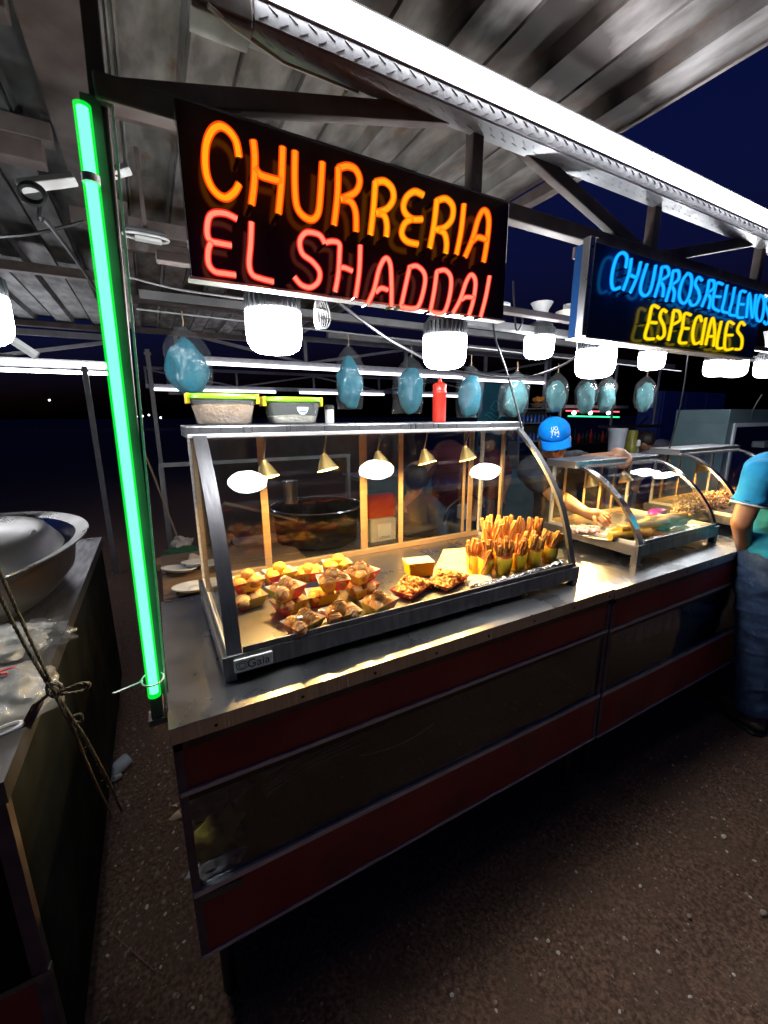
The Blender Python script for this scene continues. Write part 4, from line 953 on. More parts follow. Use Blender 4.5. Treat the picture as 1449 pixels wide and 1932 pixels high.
def ball_proto(m, seed, sauce=None):
    t = thing('dough_ball', (0, 0, 0), 'x', 'fried dough')
    b = MB(); b.blob((0, 0, .0195), (.0215, .021, .0195), 3, .10, 1.7, seed); b.build('dough', m, t, smooth=True)
    if sauce:
        r = random.Random(seed); b = MB(); pts = []
        for i in range(11):
            y = -.017 + .034 * i / 10; x = .017 * (1 if i % 2 else -1) * (1 - (y / .024) ** 2) ** .5 + r.uniform(-.002, .002)
            for q in (.0,): pts.append((x, y))
        P = []
        for i in range(len(pts) - 1):
            for k in range(5):
                x = lerp(pts[i][0], pts[i + 1][0], k / 5); y = lerp(pts[i][1], pts[i + 1][1], k / 5)
                h = max(0, 1 - (x / .0222) ** 2 - (y / .0218) ** 2); P.append((x, y, .0195 + .0202 * h ** .5 + .0006))
        b.tube(P, .0009, 5); b.build('sauce_drizzle', sauce, t, smooth=True)
    return t
balls = {'g': [ball_proto('dough', s) for s in (1, 2, 3)], 'y': [ball_proto('dough_yellow', s) for s in (4, 5, 6)],
         'c': [ball_proto('dough_sugar', s, 'choc') for s in (7, 8)] + [ball_proto('dough_sugar', 9, 'caramel')], 's': [ball_proto('dough_sugar', s) for s in (10, 11)]}
ZF = .980
def tray(u, v, z, rot, proto, kind, lab, blab, Yoff=0, n=5):
    p = at(u, v, 'z', z); p.z = z + .0004
    g = copy_tree(proto, loc=p, rot=(0, 0, R(rot)), label=lab); g['group'] = 'paper trays of fried dough balls'
    rr = random.Random(int(u * 7 + v)); q = Matrix.Rotation(R(rot), 3, 'Z')
    spots = [(-.0225, -.015), (.0205, -.016), (-.021, .017), (.0215, .0165), (0, 0)][:n]
    for i, (x, y) in enumerate(spots):
        o = q @ Vector((x, y, 0)); zz = z + (.0075 if i < 4 else .026)
        src = rr.choice(balls[kind])
        c = copy_tree(src, loc=(p.x + o.x, p.y + o.y, zz), rot=(rr.uniform(-.35, .35), rr.uniform(-.35, .35), rr.uniform(-.6, .6) + R(rot)), label=blab, scale=rr.uniform(.96, 1.10))
        c['group'] = blab
    return p
Z2 = ZF + .047
tray(470, 1143, ZF, 8, trayA, 's', 'lower yellow and red tray of the stack nearest the left end of the case', 'dough ball in the lower tray at the far left end of the case', n=4)
tray(466, 1112, Z2, 4, trayA, 'g', 'upper yellow tray of plain balls at the far left end of the case', 'plain golden dough ball in the upper tray at the far left end', n=5)
tray(526, 1106, ZF, 10, trayA, 'g', 'lower tray under the bright yellow balls in the back row', 'dough ball in the lower tray of the bright back row stack', n=4)
tray(529, 1096, ZF + .03, 6, trayA, 'y', 'back row tray with bright yellow balls, second from the left', 'bright yellow dough ball in the second back row tray', n=5)
tray(583, 1094, ZF + .02, -18, trayB, 'g', 'back row tray with a red side and orange balls', 'orange dough ball in the red sided back row tray', n=5)
tray(636, 1078, ZF + .02, -8, trayA, 'y', 'back row tray farthest from the left, by the sliding door', 'bright yellow dough ball in the farthest back row tray', n=5)
tray(548, 1152, ZF, 14, trayA, 's', 'lower tray under the chocolate drizzled tray in the middle row, left', 'sugared dough ball in the lower left middle tray', n=4)
tray(541, 1127, Z2, 20, trayB, 'c', 'upper tray with drizzled balls in the middle row, left', 'drizzled dough ball in the upper left middle tray', n=5)
tray(608, 1136, ZF, -10, trayA, 'y', 'lower tray of yellow balls under the middle drizzled tray', 'yellow dough ball in the lower middle tray', n=4)
tray(629, 1110, Z2, -12, trayB, 'c', 'upper tray with drizzled balls in the centre of the middle row', 'drizzled dough ball in the upper centre tray', n=5)
tray(682, 1122, ZF, 12, trayB, 's', 'lower tray under the right hand drizzled stack', 'sugared dough ball in the lower right stacked tray', n=4)
tray(683, 1096, Z2, 16, trayB, 'c', 'upper tray with drizzled balls, right of the stacks', 'drizzled dough ball in the upper right stacked tray', n=5)
tray(573, 1192, ZF, 22, trayA, 'c', 'front tray with drizzled balls and a white marshmallow, nearest the glass', 'drizzled dough ball in the front tray with the marshmallow', n=5)
tray(645, 1173, ZF, 2, trayA, 'c', 'front tray with a turned up white paper edge, second from the left', 'drizzled dough ball in the second front tray', n=5)
tray(716, 1153, ZF, 18, trayB, 'c', 'front tray of drizzled balls next to the loose churro bites', 'drizzled dough ball in the front tray beside the churro bites', n=5)
def cube_marsh(u, v, z, s, lab):
    p = at(u, v, 'z', z); b = MB(); b.box(p - Vector((s, s * .8, s * .6)), p + Vector((s, s * .8, s * .6))); o = b.build('marshmallow', 'marsh', bevel=.003); tag(o, lab, 'marshmallow')
cube_marsh(566, 1166, ZF + .060, .0075, 'white marshmallow on top of the balls in the front left tray')
cube_marsh(606, 1153, ZF + .030, .0085, 'white marshmallow between the two front left trays')
for o in (trayA, trayB): 
    for ch in list(o.children): bpy.data.objects.remove(ch)
    bpy.data.objects.remove(o)
for l in balls.values():
    for o in l:
        for ch in list(o.children): bpy.data.objects.remove(ch)
        bpy.data.objects.remove(o)

# stack of empty paper trays, greased paper sheets
st = thing('tray_stack', at(790, 1090, 'z', ZF), 'stack of empty yellow paper trays in the middle of the display case', 'tray stack')
c = at(789, 1085, 'z', ZF)
for k in range(11):
    b = MB(); z = ZF + .003 + k * .0052; a_, h_ = .040 + .0007 * k, .028 + .0004 * k; rot = Matrix.Rotation(R(-12 + rnd.uniform(-1.5, 1.5)), 3, 'Z')
    vs = []
    for (s1, zz) in ((.95, 0), (1.09, .0036)):
        for x, y in ((-a_, -h_), (a_, -h_), (a_, h_), (-a_, h_)): vs.append(rot @ Vector((x * s1, y * s1, 0)) + Vector((c.x, c.y, z + zz)))
    b.add(vs, [(3, 2, 1, 0), (4, 5, 6, 7), (0, 1, 5, 4), (1, 2, 6, 5), (2, 3, 7, 6), (3, 0, 4, 7)]); b.build('tray', 'cup_yellow' if k < 10 else 'parch', st)
b = MB(); fr = rot @ Vector((.043, -.014, 0)); q = Vector((c.x, c.y, ZF + .002)) + fr
b.add([q, q + rot @ Vector((.0, -.019, 0)), q + rot @ Vector((.0035, -.021, .052)), q + rot @ Vector((.0035, 0, .052))], [(0, 1, 2, 3)]); b.build('red_print', 'cup_red', st)
b = MB(); cor = [at(808, 1098, 'z', ZF), at(905, 1092, 'z', ZF), at(930, 1032, 'z', ZF), at(836, 1040, 'z', ZF)]
def f(u, v):
    p = cor[0].lerp(cor[1], u).lerp(cor[3].lerp(cor[2], u), v); return p + Vector((0, 0, .002 + .004 * abs(noise.noise(Vector((u * 2.5, v * 3, 1)))) + (.006 if v > .93 else 0)))
b.grid(f, 16, 12); tag(b.build('greased_paper', 'parch', smooth=True, solid=.0005), 'yellow greased paper sheet lying left of the churro cups', 'paper')
b = MB(); cor = [at(886, 1112, 'z', ZF), at(935, 1106, 'z', ZF), at(925, 1086, 'z', ZF), at(878, 1092, 'z', ZF)]
b.grid(f, 10, 8); tag(b.build('greased_paper', 'tray_in', smooth=True, solid=.0005), 'small white paper sheet at the end of the foil roll', 'paper')

# churro bites in flat paper boats
def bites(u, v, rot, lab, blab, n, seed):
    p = at(u, v, 'z', ZF); t = thing('paper_boat', p, lab, 'food tray'); q = Matrix.Rotation(R(rot), 3, 'Z'); r = random.Random(seed)
    vs = []
    for (a, c2, z) in ((.058, .030, .0008), (.074, .044, .024)):
        for x, y in ((-a, -c2), (a, -c2), (a, c2), (-a, c2)): vs.append(p + q @ Vector((x, y, z)))
    b = MB(); b.add(vs, [(3, 2, 1, 0)] + [(i, (i + 1) % 4, 4 + (i + 1) % 4, 4 + i) for i in range(4)]); b.build('paper', 'cup_red', t, solid=.0008)
    b = MB()
    for i in range(n):
        x, y = r.uniform(-.066, .066), r.uniform(-.036, .036); z = .012 + r.uniform(0, .040) * (1 - abs(x) / .08); a = r.uniform(0, 6.3); l = r.uniform(.006, .012)
        d = Vector((math.cos(a) * l, math.sin(a) * l, r.uniform(-.5, .5) * l)); c = p + q @ Vector((x, y, z))
        b.tube([c - d, c + Vector((0, 0, .001)), c + d], .0042, 6)
    o = b.build('churro_bites', 'churro_light', smooth=False); stuff(o); o['label'] = blab; o.location = (0, 0, 0)
    b = MB(); 
    for k in range(5):
        pts = [p + q @ Vector((-.045 + .09 * i / 9, -.02 + .01 * k + (.007 if i % 2 else -.007), .034 - abs(-.045 + .09 * i / 9) * .25)) for i in range(10)]
        b.tube(smoothline(pts, 3), .0011, 5)
    tag(b.build('sauce_drizzle', 'caramel', smooth=True), 'thin caramel drizzle over the churro bites in the ' + lab.split()[0] + ' boat', 'sauce')
bites(779, 1117, 24, 'left red paper boat of churro bites at the front glass', 'small churro bites heaped in the left paper boat', 190, 1)
bites(845, 1103, 22, 'right red paper boat of churro bites behind the front glass', 'small churro bites heaped in the right paper boat', 210, 2)

# foil roll along the right front
fo = [at(895, 1112, 'z', ZF + .01), at(960, 1097, 'z', ZF + .012), at(1020, 1080, 'z', ZF + .014), at(1062, 1066, 'z', ZF + .014)]
fo = smoothline([p + Vector((0, .010, 0)) for p in fo], 18); b = MB(); o0 = len(b.v)
b.tube(fo, .013, 18); 
for v in b.v:
    k = .0045 * noise.noise(v * 95) + .0045 * noise.noise(v * 40 + Vector((3, 1, 2))); v.z += k; v.y += k * .8
tag(b.build('foil_roll', 'foil', smooth=False), 'crinkled aluminium foil roll lying along the front glass below the churro cups', 'foil roll')

# churro cups
def churro_mesh(seed, L):
    r = random.Random(seed); b = MB(); n = 12; k = 14; bend = r.uniform(-.02, .02); bend2 = r.uniform(-.012, .012); vs = []
    for i in range(k + 1):
        s = i / k; z = L * s; c = Vector((bend * s * s + .002 * math.sin(s * 9 + seed), bend2 * s * s, z)); tw = s * 1.2 + seed
        rr = .0092 * (1 - .25 * max(0, (s - .86) / .14)) * (1 + .16 * noise.noise(Vector((s * 9, seed, 1))))
        for j in range(n):
            a = 2 * math.pi * j / n + tw; q = rr * (1.0 if j % 2 else .70) * (1 + .12 * noise.noise(Vector((math.cos(a) * 2, math.sin(a) * 2, s * 14 + seed))))
            vs.append(c + Vector((math.cos(a) * q, math.sin(a) * q, 0)))
    fs = [(i * n + j, i * n + (j + 1) % n, (i + 1) * n + (j + 1) % n, (i + 1) * n + j) for i in range(k) for j in range(n)]
    fs += [tuple(range(n - 1, -1, -1)), tuple(k * n + j for j in range(n))]
    b.add(vs, fs); return b
chm = {}
for kind in ('churro', 'churro_light'):
    chm[kind] = []
    for s in range(5):
        o = churro_mesh(s * 3 + (1 if kind == 'churro' else 20), .108).build('churro', kind, smooth=False); chm[kind].append(o.data); bpy.data.objects.remove(o)
def cup(u, v, name_, z, rot, kind, n, hgt=1.0, seed=0, yadd=0, cuph=.070):
    p = at(u, v, 'z', ZF); p.y += yadd; p.z = z
    t = thing('churro_cup', p, 'yellow paper cup of churros, ' + name_, 'paper cup', 'yellow paper cups of churros'); q = Matrix.Rotation(R(rot), 3, 'Z'); r = random.Random(seed)
    N = 20; vs = []
    for (w, dd, zz) in ((.029, .019, .0006), (.0345, .027, cuph)):
        for j in range(N):
            a = 2 * math.pi * j / N; x = math.copysign(abs(math.cos(a)) ** .7, math.cos(a)) * w; y = math.copysign(abs(math.sin(a)) ** .8, math.sin(a)) * dd
            hz = zz + (.006 * (y / dd) - .002 * (1 - (x / w) ** 2) * (1 if y < 0 else 0) if zz > .01 else 0); vs.append(p + q @ Vector((x, y, hz)))
    b = MB(); b.add(vs, [tuple(range(N - 1, -1, -1))] + [(j, (j + 1) % N, N + (j + 1) % N, N + j) for j in range(N)]); b.build('cup_wall', 'cup_yellow', t, smooth=True, solid=.0009)
    b = MB(); vs2 = [v_ + (p - v_) * .0 for v_ in vs]; 
    vs2 = [p + (x_ - p) * .94 + Vector((0, 0, .002 if i < N else .008)) for i, x_ in enumerate(vs)]
    b.add(vs2, [(j, (j + 1) % N, N + (j + 1) % N, N + j) for j in range(N // 2, N)] ); b.build('red_inside', 'cup_red', t, smooth=True, solid=.0006)
    for i in range(n):
        o = bpy.data.objects.new('churro', r.choice(chm[kind])); C.objects.link(o)
        x = lerp(-.023, .023, (i % 4) / 3) + r.uniform(-.002, .002); y = (-.009 if i < 4 else .008) + r.uniform(-.002, .002)
        o.location = p + q @ Vector((x, y, .008 + r.uniform(0, .012))); o.rotation_euler = (r.uniform(-.10, .12) + (-.06 if i >= 4 else .04), x * 7 + r.uniform(-.08, .08), r.uniform(0, 6.3))
        sc = hgt * r.uniform(.86, 1.10); o.scale = (1.05, 1.05, sc)
        tag(o, 'churro standing in the ' + name_ + ' yellow cup', 'churro', 'churros in the ' + name_ + ' cup')
Zc = ZF + .0005
cup(892, 1079, 'far left front', Zc, 60, 'churro', 6, 1.0, 1)
cup(915, 1083, 'second front', Zc, 12, 'churro', 8, 1.0, 2)
cup(949, 1081, 'third front', Zc, 8, 'churro', 8, 1.0, 3)
cup(977, 1074, 'fourth front', Zc, 14, 'churro', 8, 1.02, 4)
cup(1005, 1067, 'fifth front', Zc, 14, 'churro_light', 7, 1.10, 5)
cup(1034, 1059, 'far right front', Zc, 14, 'churro_light', 7, 1.02, 6)
cup(928, 1066, 'left rear', Zc, 10, 'churro', 8, 1.42, 7, .02, .09)
cup(955, 1061, 'middle rear', Zc, 12, 'churro_light', 8, 1.5, 8, .02, .09)
cup(984, 1056, 'right rear', Zc, 14, 'churro', 8, 1.42, 9, .02, .09)
cup(938, 1056, 'farthest back', Zc, 10, 'churro_light', 8, 1.46, 10, .05, .09)
cup(1012, 1050, 'far right rear', Zc, 14, 'churro', 7, 1.3, 11, .02, .09)

# ============================================================ FOOD IN THE OTHER CASES
ZG = .995
rc = 0
rolls = [(1150, 1012, 1225, 1003, 0, 'lowest front'), (1160, 1004, 1232, 996, 0, 'second'), (1168, 1000, 1244, 990, .02, 'third'), (1190, 1000, 1262, 990, .0, 'fourth'),
         (1186, 994, 1258, 984, .03, 'fifth'), (1206, 988, 1275, 978, .035, 'sixth'), (1225, 994, 1290, 984, .01, 'seventh'), (1222, 982, 1292, 972, .04, 'topmost'), (1240, 986, 1300, 976, .02, 'eighth')]
for i, (a, b_, c_, d_, dz, nm) in enumerate(rolls):
    p = at(a, b_, 'z', ZG + .024 + dz); q = at(c_, d_, 'z', ZG + .024 + dz); L = (q - p).normalized()
    t = thing('filled_churro', p, nm + ' fat filled churro from the front in the small display case', 'filled churro', 'fat filled churros piled in the small display case')
    pts = [p + L * ((q - p).length * k / 12) + Vector((0, 0, .002 * math.sin(k + i))) for k in range(13)]
    b = MB(); b.tube(pts, .0185, 12); 
    for v in b.v: v += Vector((0, .8, .6)) * .0016 * noise.noise(v * 60)
    b.build('pastry', 'dough_yellow' if i < 3 else 'churro_light', t, smooth=True)
    b = MB(); b.blob(q + L * .003, (.017, .015, .015), 2, .25, 3, i); b.build('brown_tip', 'dough_sugar', t, smooth=True)
r = random.Random(5); b = MB()
for i in range(150):
    p = at(r.uniform(1082, 1132), r.uniform(993, 1004), 'z', ZG + .006 + r.random() * .02); s = r.uniform(.007, .012); b.blob(p, (s, s * .8, s * .6), 1, .3, 1.5, i, rot=Euler((r.random() * 3, r.random() * 3, 0)).to_matrix())
stuff(tag(b.build('marshmallow_pile', 'pinkmarsh'), 'pile of pink and white chopped sweets at the left of the small display case', 'sweets'))
def crumple(name, cs, amp, m, lab, cat, n=26, fr=14, h=.012):
    b = MB()
    def f(u, v):
        p = cs[0].lerp(cs[1], u).lerp(cs[3].lerp(cs[2], u), v); e = min(1, 5 * min(u, 1 - u, v, 1 - v) + .25)
        k = noise.noise(Vector((p.x * fr, p.y * fr, p.z * fr))) + .5 * noise.noise(Vector((p.x * fr * 2.7, p.y * fr * 2.7, p.z * fr * 2)))
        return p + Vector((0, 0, h * e + amp * abs(k) * e))
    b.grid(f, n, n); return tag(b.build(name, m, solid=.0004), lab, cat)
Z = lambda u, v, z: at(u, v, 'z', z)
crumple('foil_sheet', [Z(1092, 1012, ZG), Z(1202, 1030, ZG), Z(1335, 988, ZG), Z(1240, 982, ZG)], .012, 'foil', 'crinkled foil sheet under the filled churros in the small case', 'foil', h=.002)
crumple('plastic_glove', [Z(1112, 1005, ZG), Z(1150, 1002, ZG), Z(1156, 972, ZG + .04), Z(1140, 978, ZG + .04)], .01, 'bagfilm', 'clear plastic glove bag under the hand in the small case', 'plastic bag', h=.006)
b = MB(); p = Z(1240, 968, ZG + .01); b.lathe([(.075, 0), (.072, .012), (.05, .024), (.01, .028)], p, 24, sy=.5); tag(b.build('purple_lid', 'purple', smooth=True), 'purple plastic lid lying behind the filled churros', 'lid')
# nuts in the far case
for k, (a, c, m, n_) in enumerate(((1268, 1330, 'nuts', 420), (1310, 1392, 'nuts2', 420), (1275, 1392, 'nuts', 300))):
    b = MB(); r = random.Random(20 + k)
    for i in range(n_):
        x = lerp(a, c, r.random()); p = at(x, 958 - .12 * (x - 1268) * 0 + r.uniform(-6, 4), 'y', 1.15 + r.random() * .2); p.z = 1.015 + r.random() * .055; s = r.uniform(.006, .010)
        b.blob(p, (s, s * .7, s * .7), 1, .2, 1.5, i, rot=Euler((r.random() * 3, r.random() * 3, 0)).to_matrix())
    stuff(tag(b.build('nut_pile', m), ('bagged pale candied nuts at the left of the far case', 'heap of dark candied nuts in the middle of the far case', 'scattered candied nuts across the far case floor')[k], 'nuts'))

# ============================================================ ON TOP OF THE LONG CASE
def tub(uc, w, vtop, vbot, Y, fill, fm, lab, seed):
    c = at(uc, vbot, 'y', Y); dep = (c - CAM_O).dot(CAM_F); W = w / FPX * dep / 2; zt = 1.5275; zl = at(uc, vtop, 'y', Y).z - .004; H = zl - zt - .016
    t = thing('plastic_tub', (c.x, Y, zt), lab, 'plastic tub')
    def sec(k, zz, n=32, dk=.72):
        return [Vector((c.x + math.copysign(abs(math.cos(2 * math.pi * j / n)) ** .55, math.cos(2 * math.pi * j / n)) * W * k, Y + math.copysign(abs(math.sin(2 * math.pi * j / n)) ** .55, math.sin(2 * math.pi * j / n)) * W * k * dk, zz)) for j in range(n)]
    def shell(rows, caps=True):
        b = MB(); n = 32; vs = [p for rw in rows for p in rw]; fs = [(i * n + j, i * n + (j + 1) % n, (i + 1) * n + (j + 1) % n, (i + 1) * n + j) for i in range(len(rows) - 1) for j in range(n)]
        if caps: fs += [tuple(range(n - 1, -1, -1)), tuple((len(rows) - 1) * n + j for j in range(n))]
        b.add(vs, fs); return b
    shell([sec(.70, zt + .0005), sec(.78, zt + .005), sec(.86, zt + H * .55), sec(.92, zt + H)], False).build('tub_wall', 'clear_tub', t, smooth=True)
    rows = [sec(.66, zt + .003), sec(.75, zt + .008), sec(.75 + .15 * fill, zt + H * fill * .8)]
    b = shell(rows)
    top = [p + Vector((0, 0, 0)) for p in rows[-1]]; n = 32
    ctr = Vector((c.x + W * .1, Y, zt + H * fill)); b.add([ctr] + [p + Vector((0, 0, .004 * noise.noise(p * 50))) for p in top], [(0, 1 + j, 1 + (j + 1) % n) for j in range(n)])
    b.build('sugar', fm, t, smooth=True)
    shell([sec(.955, zt + H), sec(1.0, zt + H + .003), sec(1.0, zl - .003), sec(.97, zl)]).build('lid', 'lid_green', t, smooth=True)
    shell([sec(.90, zt + H - .004), sec(.955, zt + H - .001)], False).build('rim', 'bagfilm', t, smooth=True)
    for s in (-1, 1):
        b = MB(); b.box((c.x + s * W * 1.0 - .006, Y - W * .3, zt + H - .012), (c.x + s * W * 1.0 + .006, Y + W * .3, zl + .002)); b.build('clip', 'clip_yellow', t, bevel=.002)
    return t, c, W, zt, H
tub(424, 120, 742, 800, 1.40, .96, 'brown_sugar', 'left plastic tub full of brown cinnamon sugar with green lid and yellow clips', 1)
t2, c, W, zt, H = tub(552, 106, 748, 799, 1.40, .45, 'white_sugar', 'right plastic tub half filled with pale sugar with green lid', 2)
b = MB(); xs = [c.x + .02 + .024 * math.cos(a) for a in [math.pi + i * math.pi / 12 for i in range(13)]]
yy = Y0 = 1.40 - W * .86 * .72 - .002
b.add([(c.x + .018 + .019 * math.cos(a), yy, zt + H * .78 + .024 * math.sin(a)) for a in [math.pi + i * math.pi / 14 for i in range(15)]], [tuple(range(15))]); b.build('sticker', 'white_ink', t2, flip=False)
b = MB(); b.box((c.x + .006, yy - .001, zt + H * .78 - .017), (c.x + .03, yy - .0005, zt + H * .78 - .012)); b.build('sticker_stripe', 'blue_ink', t2)
b = MB(); b.box((c.x + .004, yy - .001, zt + H * .78 - .006), (c.x + .032, yy - .0005, zt + H * .78 - .004)); b.build('sticker_stripe', 'dark_ink', t2)
j = thing('salt_shaker', at(622, 798, 'y', 1.42), 'small white lidded jar right of the tub with pale sugar', 'jar'); p = at(622, 799, 'y', 1.42); p.z = 1.5275
b = MB(); b.lathe([(.014, 0), (.016, .004), (.016, .046), (.015, .048)], p, 20); b.build('body', 'white_plastic', j, smooth=True)
b = MB(); b.lathe([(.017, .0485), (.017, .060), (.012, .064)], p, 20); b.build('lid', 'rubber', j, smooth=True)
kb = thing('squeeze_bottle', at(828, 797, 'y', 1.42), 'red ketchup squeeze bottle standing on the long display case', 'bottle'); p = at(828, 798, 'y', 1.42); p.z = 1.5275
b = MB(); b.lathe([(.024, 0), (.027, .004), (.027, .110), (.0285, .113), (.0285, .120), (.026, .124)], p, 24); b.build('body', 'ketchup', kb, smooth=True)
b = MB(); b.lathe([(.0275, .1245), (.0275, .145), (.020, .152), (.008, .156), (.005, .172), (.003, .176)], p, 24); b.build('nozzle_cap', 'ketchup', kb, smooth=True)

# ============================================================ PEOPLE
def capsule(b, p, q, r1, r2, flat=(0, 0), sq=1., n=16):
    p, q = Vector(p), Vector(q); L = (q - p).length; d = (q - p).normalized(); pts = []; rs = []
    k0 = [] if flat[0] else [(-math.cos(a), math.sin(a)) for a in [math.pi / 2 * i / 5 for i in range(0, 5)]]
    for c, s in k0: pts.append(p + d * (c * r1)); rs.append(max(s * r1, .0008))
    for i in range(5): pts.append(p + d * L * i / 4); rs.append(lerp(r1, r2, i / 4))
    k1 = [] if flat[1] else [(math.sin(a), math.cos(a)) for a in [math.pi / 2 * i / 5 for i in range(1, 6)]]
    for s, c in k1: pts.append(q + d * (s * r2)); rs.append(max(c * r2, .0008))
    m = len(pts) - 1; b.tube(pts, 1, n, rf=lambda t: rs[min(m, int(round(t * m)))])
def fuse(name, b, voxel, material, parent, smooth=6, wrinkle=None, label=None):
    o = b.build(name + '_raw', material, None, smooth=False)
    m = o.modifiers.new('r', 'REMESH'); m.mode = 'VOXEL'; m.voxel_size = voxel; m.use_smooth_shade = True
    s = o.modifiers.new('s', 'SMOOTH'); s.iterations = smooth; s.factor = .5
    dg = bpy.context.evaluated_depsgraph_get(); me = bpy.data.meshes.new_from_object(o.evaluated_get(dg)); me.name = name
    mm = o.data.materials[0]; bpy.data.objects.remove(o)
    if not me.materials: me.materials.append(mm)
    off = wpos(parent)
    if wrinkle:
        amp, fr, st = wrinkle
        ns = [v.normal.copy() for v in me.vertices]
        for v, nn in zip(me.vertices, ns):
            c = v.co; k = noise.noise(Vector((c.x * fr * st[0], c.y * fr * st[1], c.z * fr * st[2]))) ; k2 = 1 - abs(noise.noise(Vector((c.x * fr * .6 + 5, c.y * fr * .6, c.z * fr * 1.3)))) * 2
            v.co = c + nn * amp * (k + .7 * max(0, k2) ** 3)
    for v in me.vertices: v.co -= off
    for p in me.polygons: p.use_smooth = True
    o = bpy.data.objects.new(name, me); C.objects.link(o); o.parent = parent
    if label: o['label'] = label
    return o
def hand(b, wrist, palm, side, curl, tips, r=.0085):
    """wrist and palm centre points; tips: five finger polylines (knuckle, joint, tip); the first is the thumb"""
    capsule(b, wrist, palm, .026, .034)
    for k, pts in enumerate(tips):
        pts = [Vector(p) for p in pts]
        for i in range(len(pts) - 1): capsule(b, pts[i], pts[i + 1], r * (1.08 - .08 * i), r * (1.0 - .1 * i), n=10)

# ---- vendor in the blue cap ---------------------------------------------------
ven = thing('person', pd(1045, 1040, 2.62) * 1.0, 'person in a bright blue cap and dark shirt reaching into the small display case', 'person')
ven.location.z = 0
Hc = pd(1046, 825, 2.36); T = (CAM_O - Hc).normalized(); W_ = (Vector((0, 0, 1)) - T * T.z).normalized(); Rt = W_.cross(T).normalized()
Uh = (T * math.cos(R(66)) + W_ * math.sin(R(66)) - Rt * .12).normalized(); Fh = (T * math.cos(R(24)) - W_ * math.sin(R(24)) + Rt * .14); Fh = (Fh - Uh * Fh.dot(Uh)).normalized(); Sh = Fh.cross(Uh).normalized()
hm = Matrix((Sh, Fh, Uh)).transposed()
def hp(s, f, u): return Hc + Sh * s + Fh * f + Uh * u
b = MB()
b.blob(Hc + Uh * .01 - Fh * .01, (.074, .094, .092), 3, 0, rot=hm); b.blob(hp(0, .030, -.045), (.058, .060, .068), 3, 0, rot=hm); b.blob(hp(0, .058, -.092), (.026, .022, .02), 2, 0, rot=hm)
capsule(b, hp(0, .086, -.012), hp(0, .108, -.042), .008, .014); b.blob(hp(.0, .100, -.046), (.019, .012, .009), 2, 0, rot=hm)
for s in (-1, 1):
    b.blob(hp(.078 * s, -.005, -.03), (.010, .020, .030), 2, 0, rot=hm); b.blob(hp(.038 * s, .062, -.035), (.026, .024, .022), 2, 0, rot=hm); capsule(b, hp(.018 * s, .084, .004), hp(.05 * s, .070, .004), .008, .007)
capsule(b, hp(-.022, .082, -.070), hp(.022, .082, -.070), .0075, .0075); capsule(b, hp(-.018, .080, -.080), hp(.018, .080, -.080), .0075, .0075)
nk = pd(1040, 868, 2.46); capsule(b, Hc - Uh * .03 - Fh * .03, nk, .055, .062)
Ls, Rs = pd(1003, 888, 2.46), pd(1088, 874, 2.50)
Le, Re = pd(1046, 934, 2.34), pd(1104, 872, 2.40)
Lw, Rw = pd(1106, 968, 2.19), pd(1152, 862, 2.285)
capsule(b, Ls, Le, .046, .042); capsule(b, Le, Le.lerp(Lw, .35), .044, .044); capsule(b, Le.lerp(Lw, .35), Lw, .044, .027)
capsule(b, Rs, Re, .046, .044); capsule(b, Re, Re.lerp(Rw, .3), .044, .042); capsule(b, Re.lerp(Rw, .3), Rw, .042, .029)
capsule(b, nk, pd(1045, 905, 2.52), .07, .09)
# resting hand: fingers drop over the lid edge
hz = lambda px, py, D: pd(px, py, D)
capsule(b, Rw, hz(1170, 858, 2.245), .029, .036)
capsule(b, hz(1163, 853, 2.26), hz(1180, 862, 2.235), .026, .026)
for (a1, a2, b1, b2, c1, c2) in ((1161, 862, 1158, 871, 1155, 877), (1169, 862, 1168, 873, 1167, 882), (1176, 862, 1176, 874, 1174, 883), (1183, 862, 1184, 873, 1181, 881), (1188, 860, 1190, 869, 1188, 876)):
    capsule(b, hz(a1, a2, 2.225), hz(b1, b2, 2.200), .0105, .0095, n=10); capsule(b, hz(b1, b2, 2.200), hz(c1, c2, 2.205), .0095, .008, n=10)
# reaching hand
capsule(b, Lw, hz(1124, 972, 2.15), .028, .034)
for (a1, a2, b1, b2, c1, c2, D) in ((1121, 978, 1124, 988, 1130, 992, 2.10), (1130, 978, 1137, 987, 1141, 993, 2.10), (1133, 974, 1143, 983, 1147, 990, 2.10), (1135, 970, 1147, 978, 1151, 986, 2.12), (1134, 966, 1146, 971, 1151, 977, 2.15)):
    capsule(b, hz(a1, a2, D + .02), hz(b1, b2, D), .0105, .0095, n=10); capsule(b, hz(b1, b2, D), hz(c1, c2, D - .005), .0095, .008, n=10)
body = fuse('body', b, .0048, 'skin', ven, 4)
for s in (-1, 1):
    b = MB(); b.blob(hp(.032 * s, .078, -.018), (.011, .009, .010), 2, 0); b.build('eye', 'white_plastic', body, smooth=True)
    b = MB(); b.blob(hp(.032 * s, .0865, -.020), (.005, .003, .005), 2, 0); b.build('pupil', 'rubber', body, smooth=True)
b = MB()
capsule(b, pd(1045, 895, 2.52), pd(1050, 1045, 2.66), .115, .135, flat=(0, 1)); capsule(b, Ls, Rs, .082, .080); capsule(b, pd(1020, 900, 2.5), pd(1075, 895, 2.53), .10, .10)
capsule(b, Ls, Ls.lerp(Le, .80), .070, .062, flat=(0, 1)); capsule(b, Rs, Rs.lerp(Re, .78), .070, .064, flat=(0, 1))
fuse('shirt', b, .008, 'shirt_dark', ven, 5, wrinkle=(.006, 9, (1, 1, 1.6)))
b = MB(); capsule(b, pd(1050, 1040, 2.66), pd(1050, 1075, 2.72), .128, .13); 
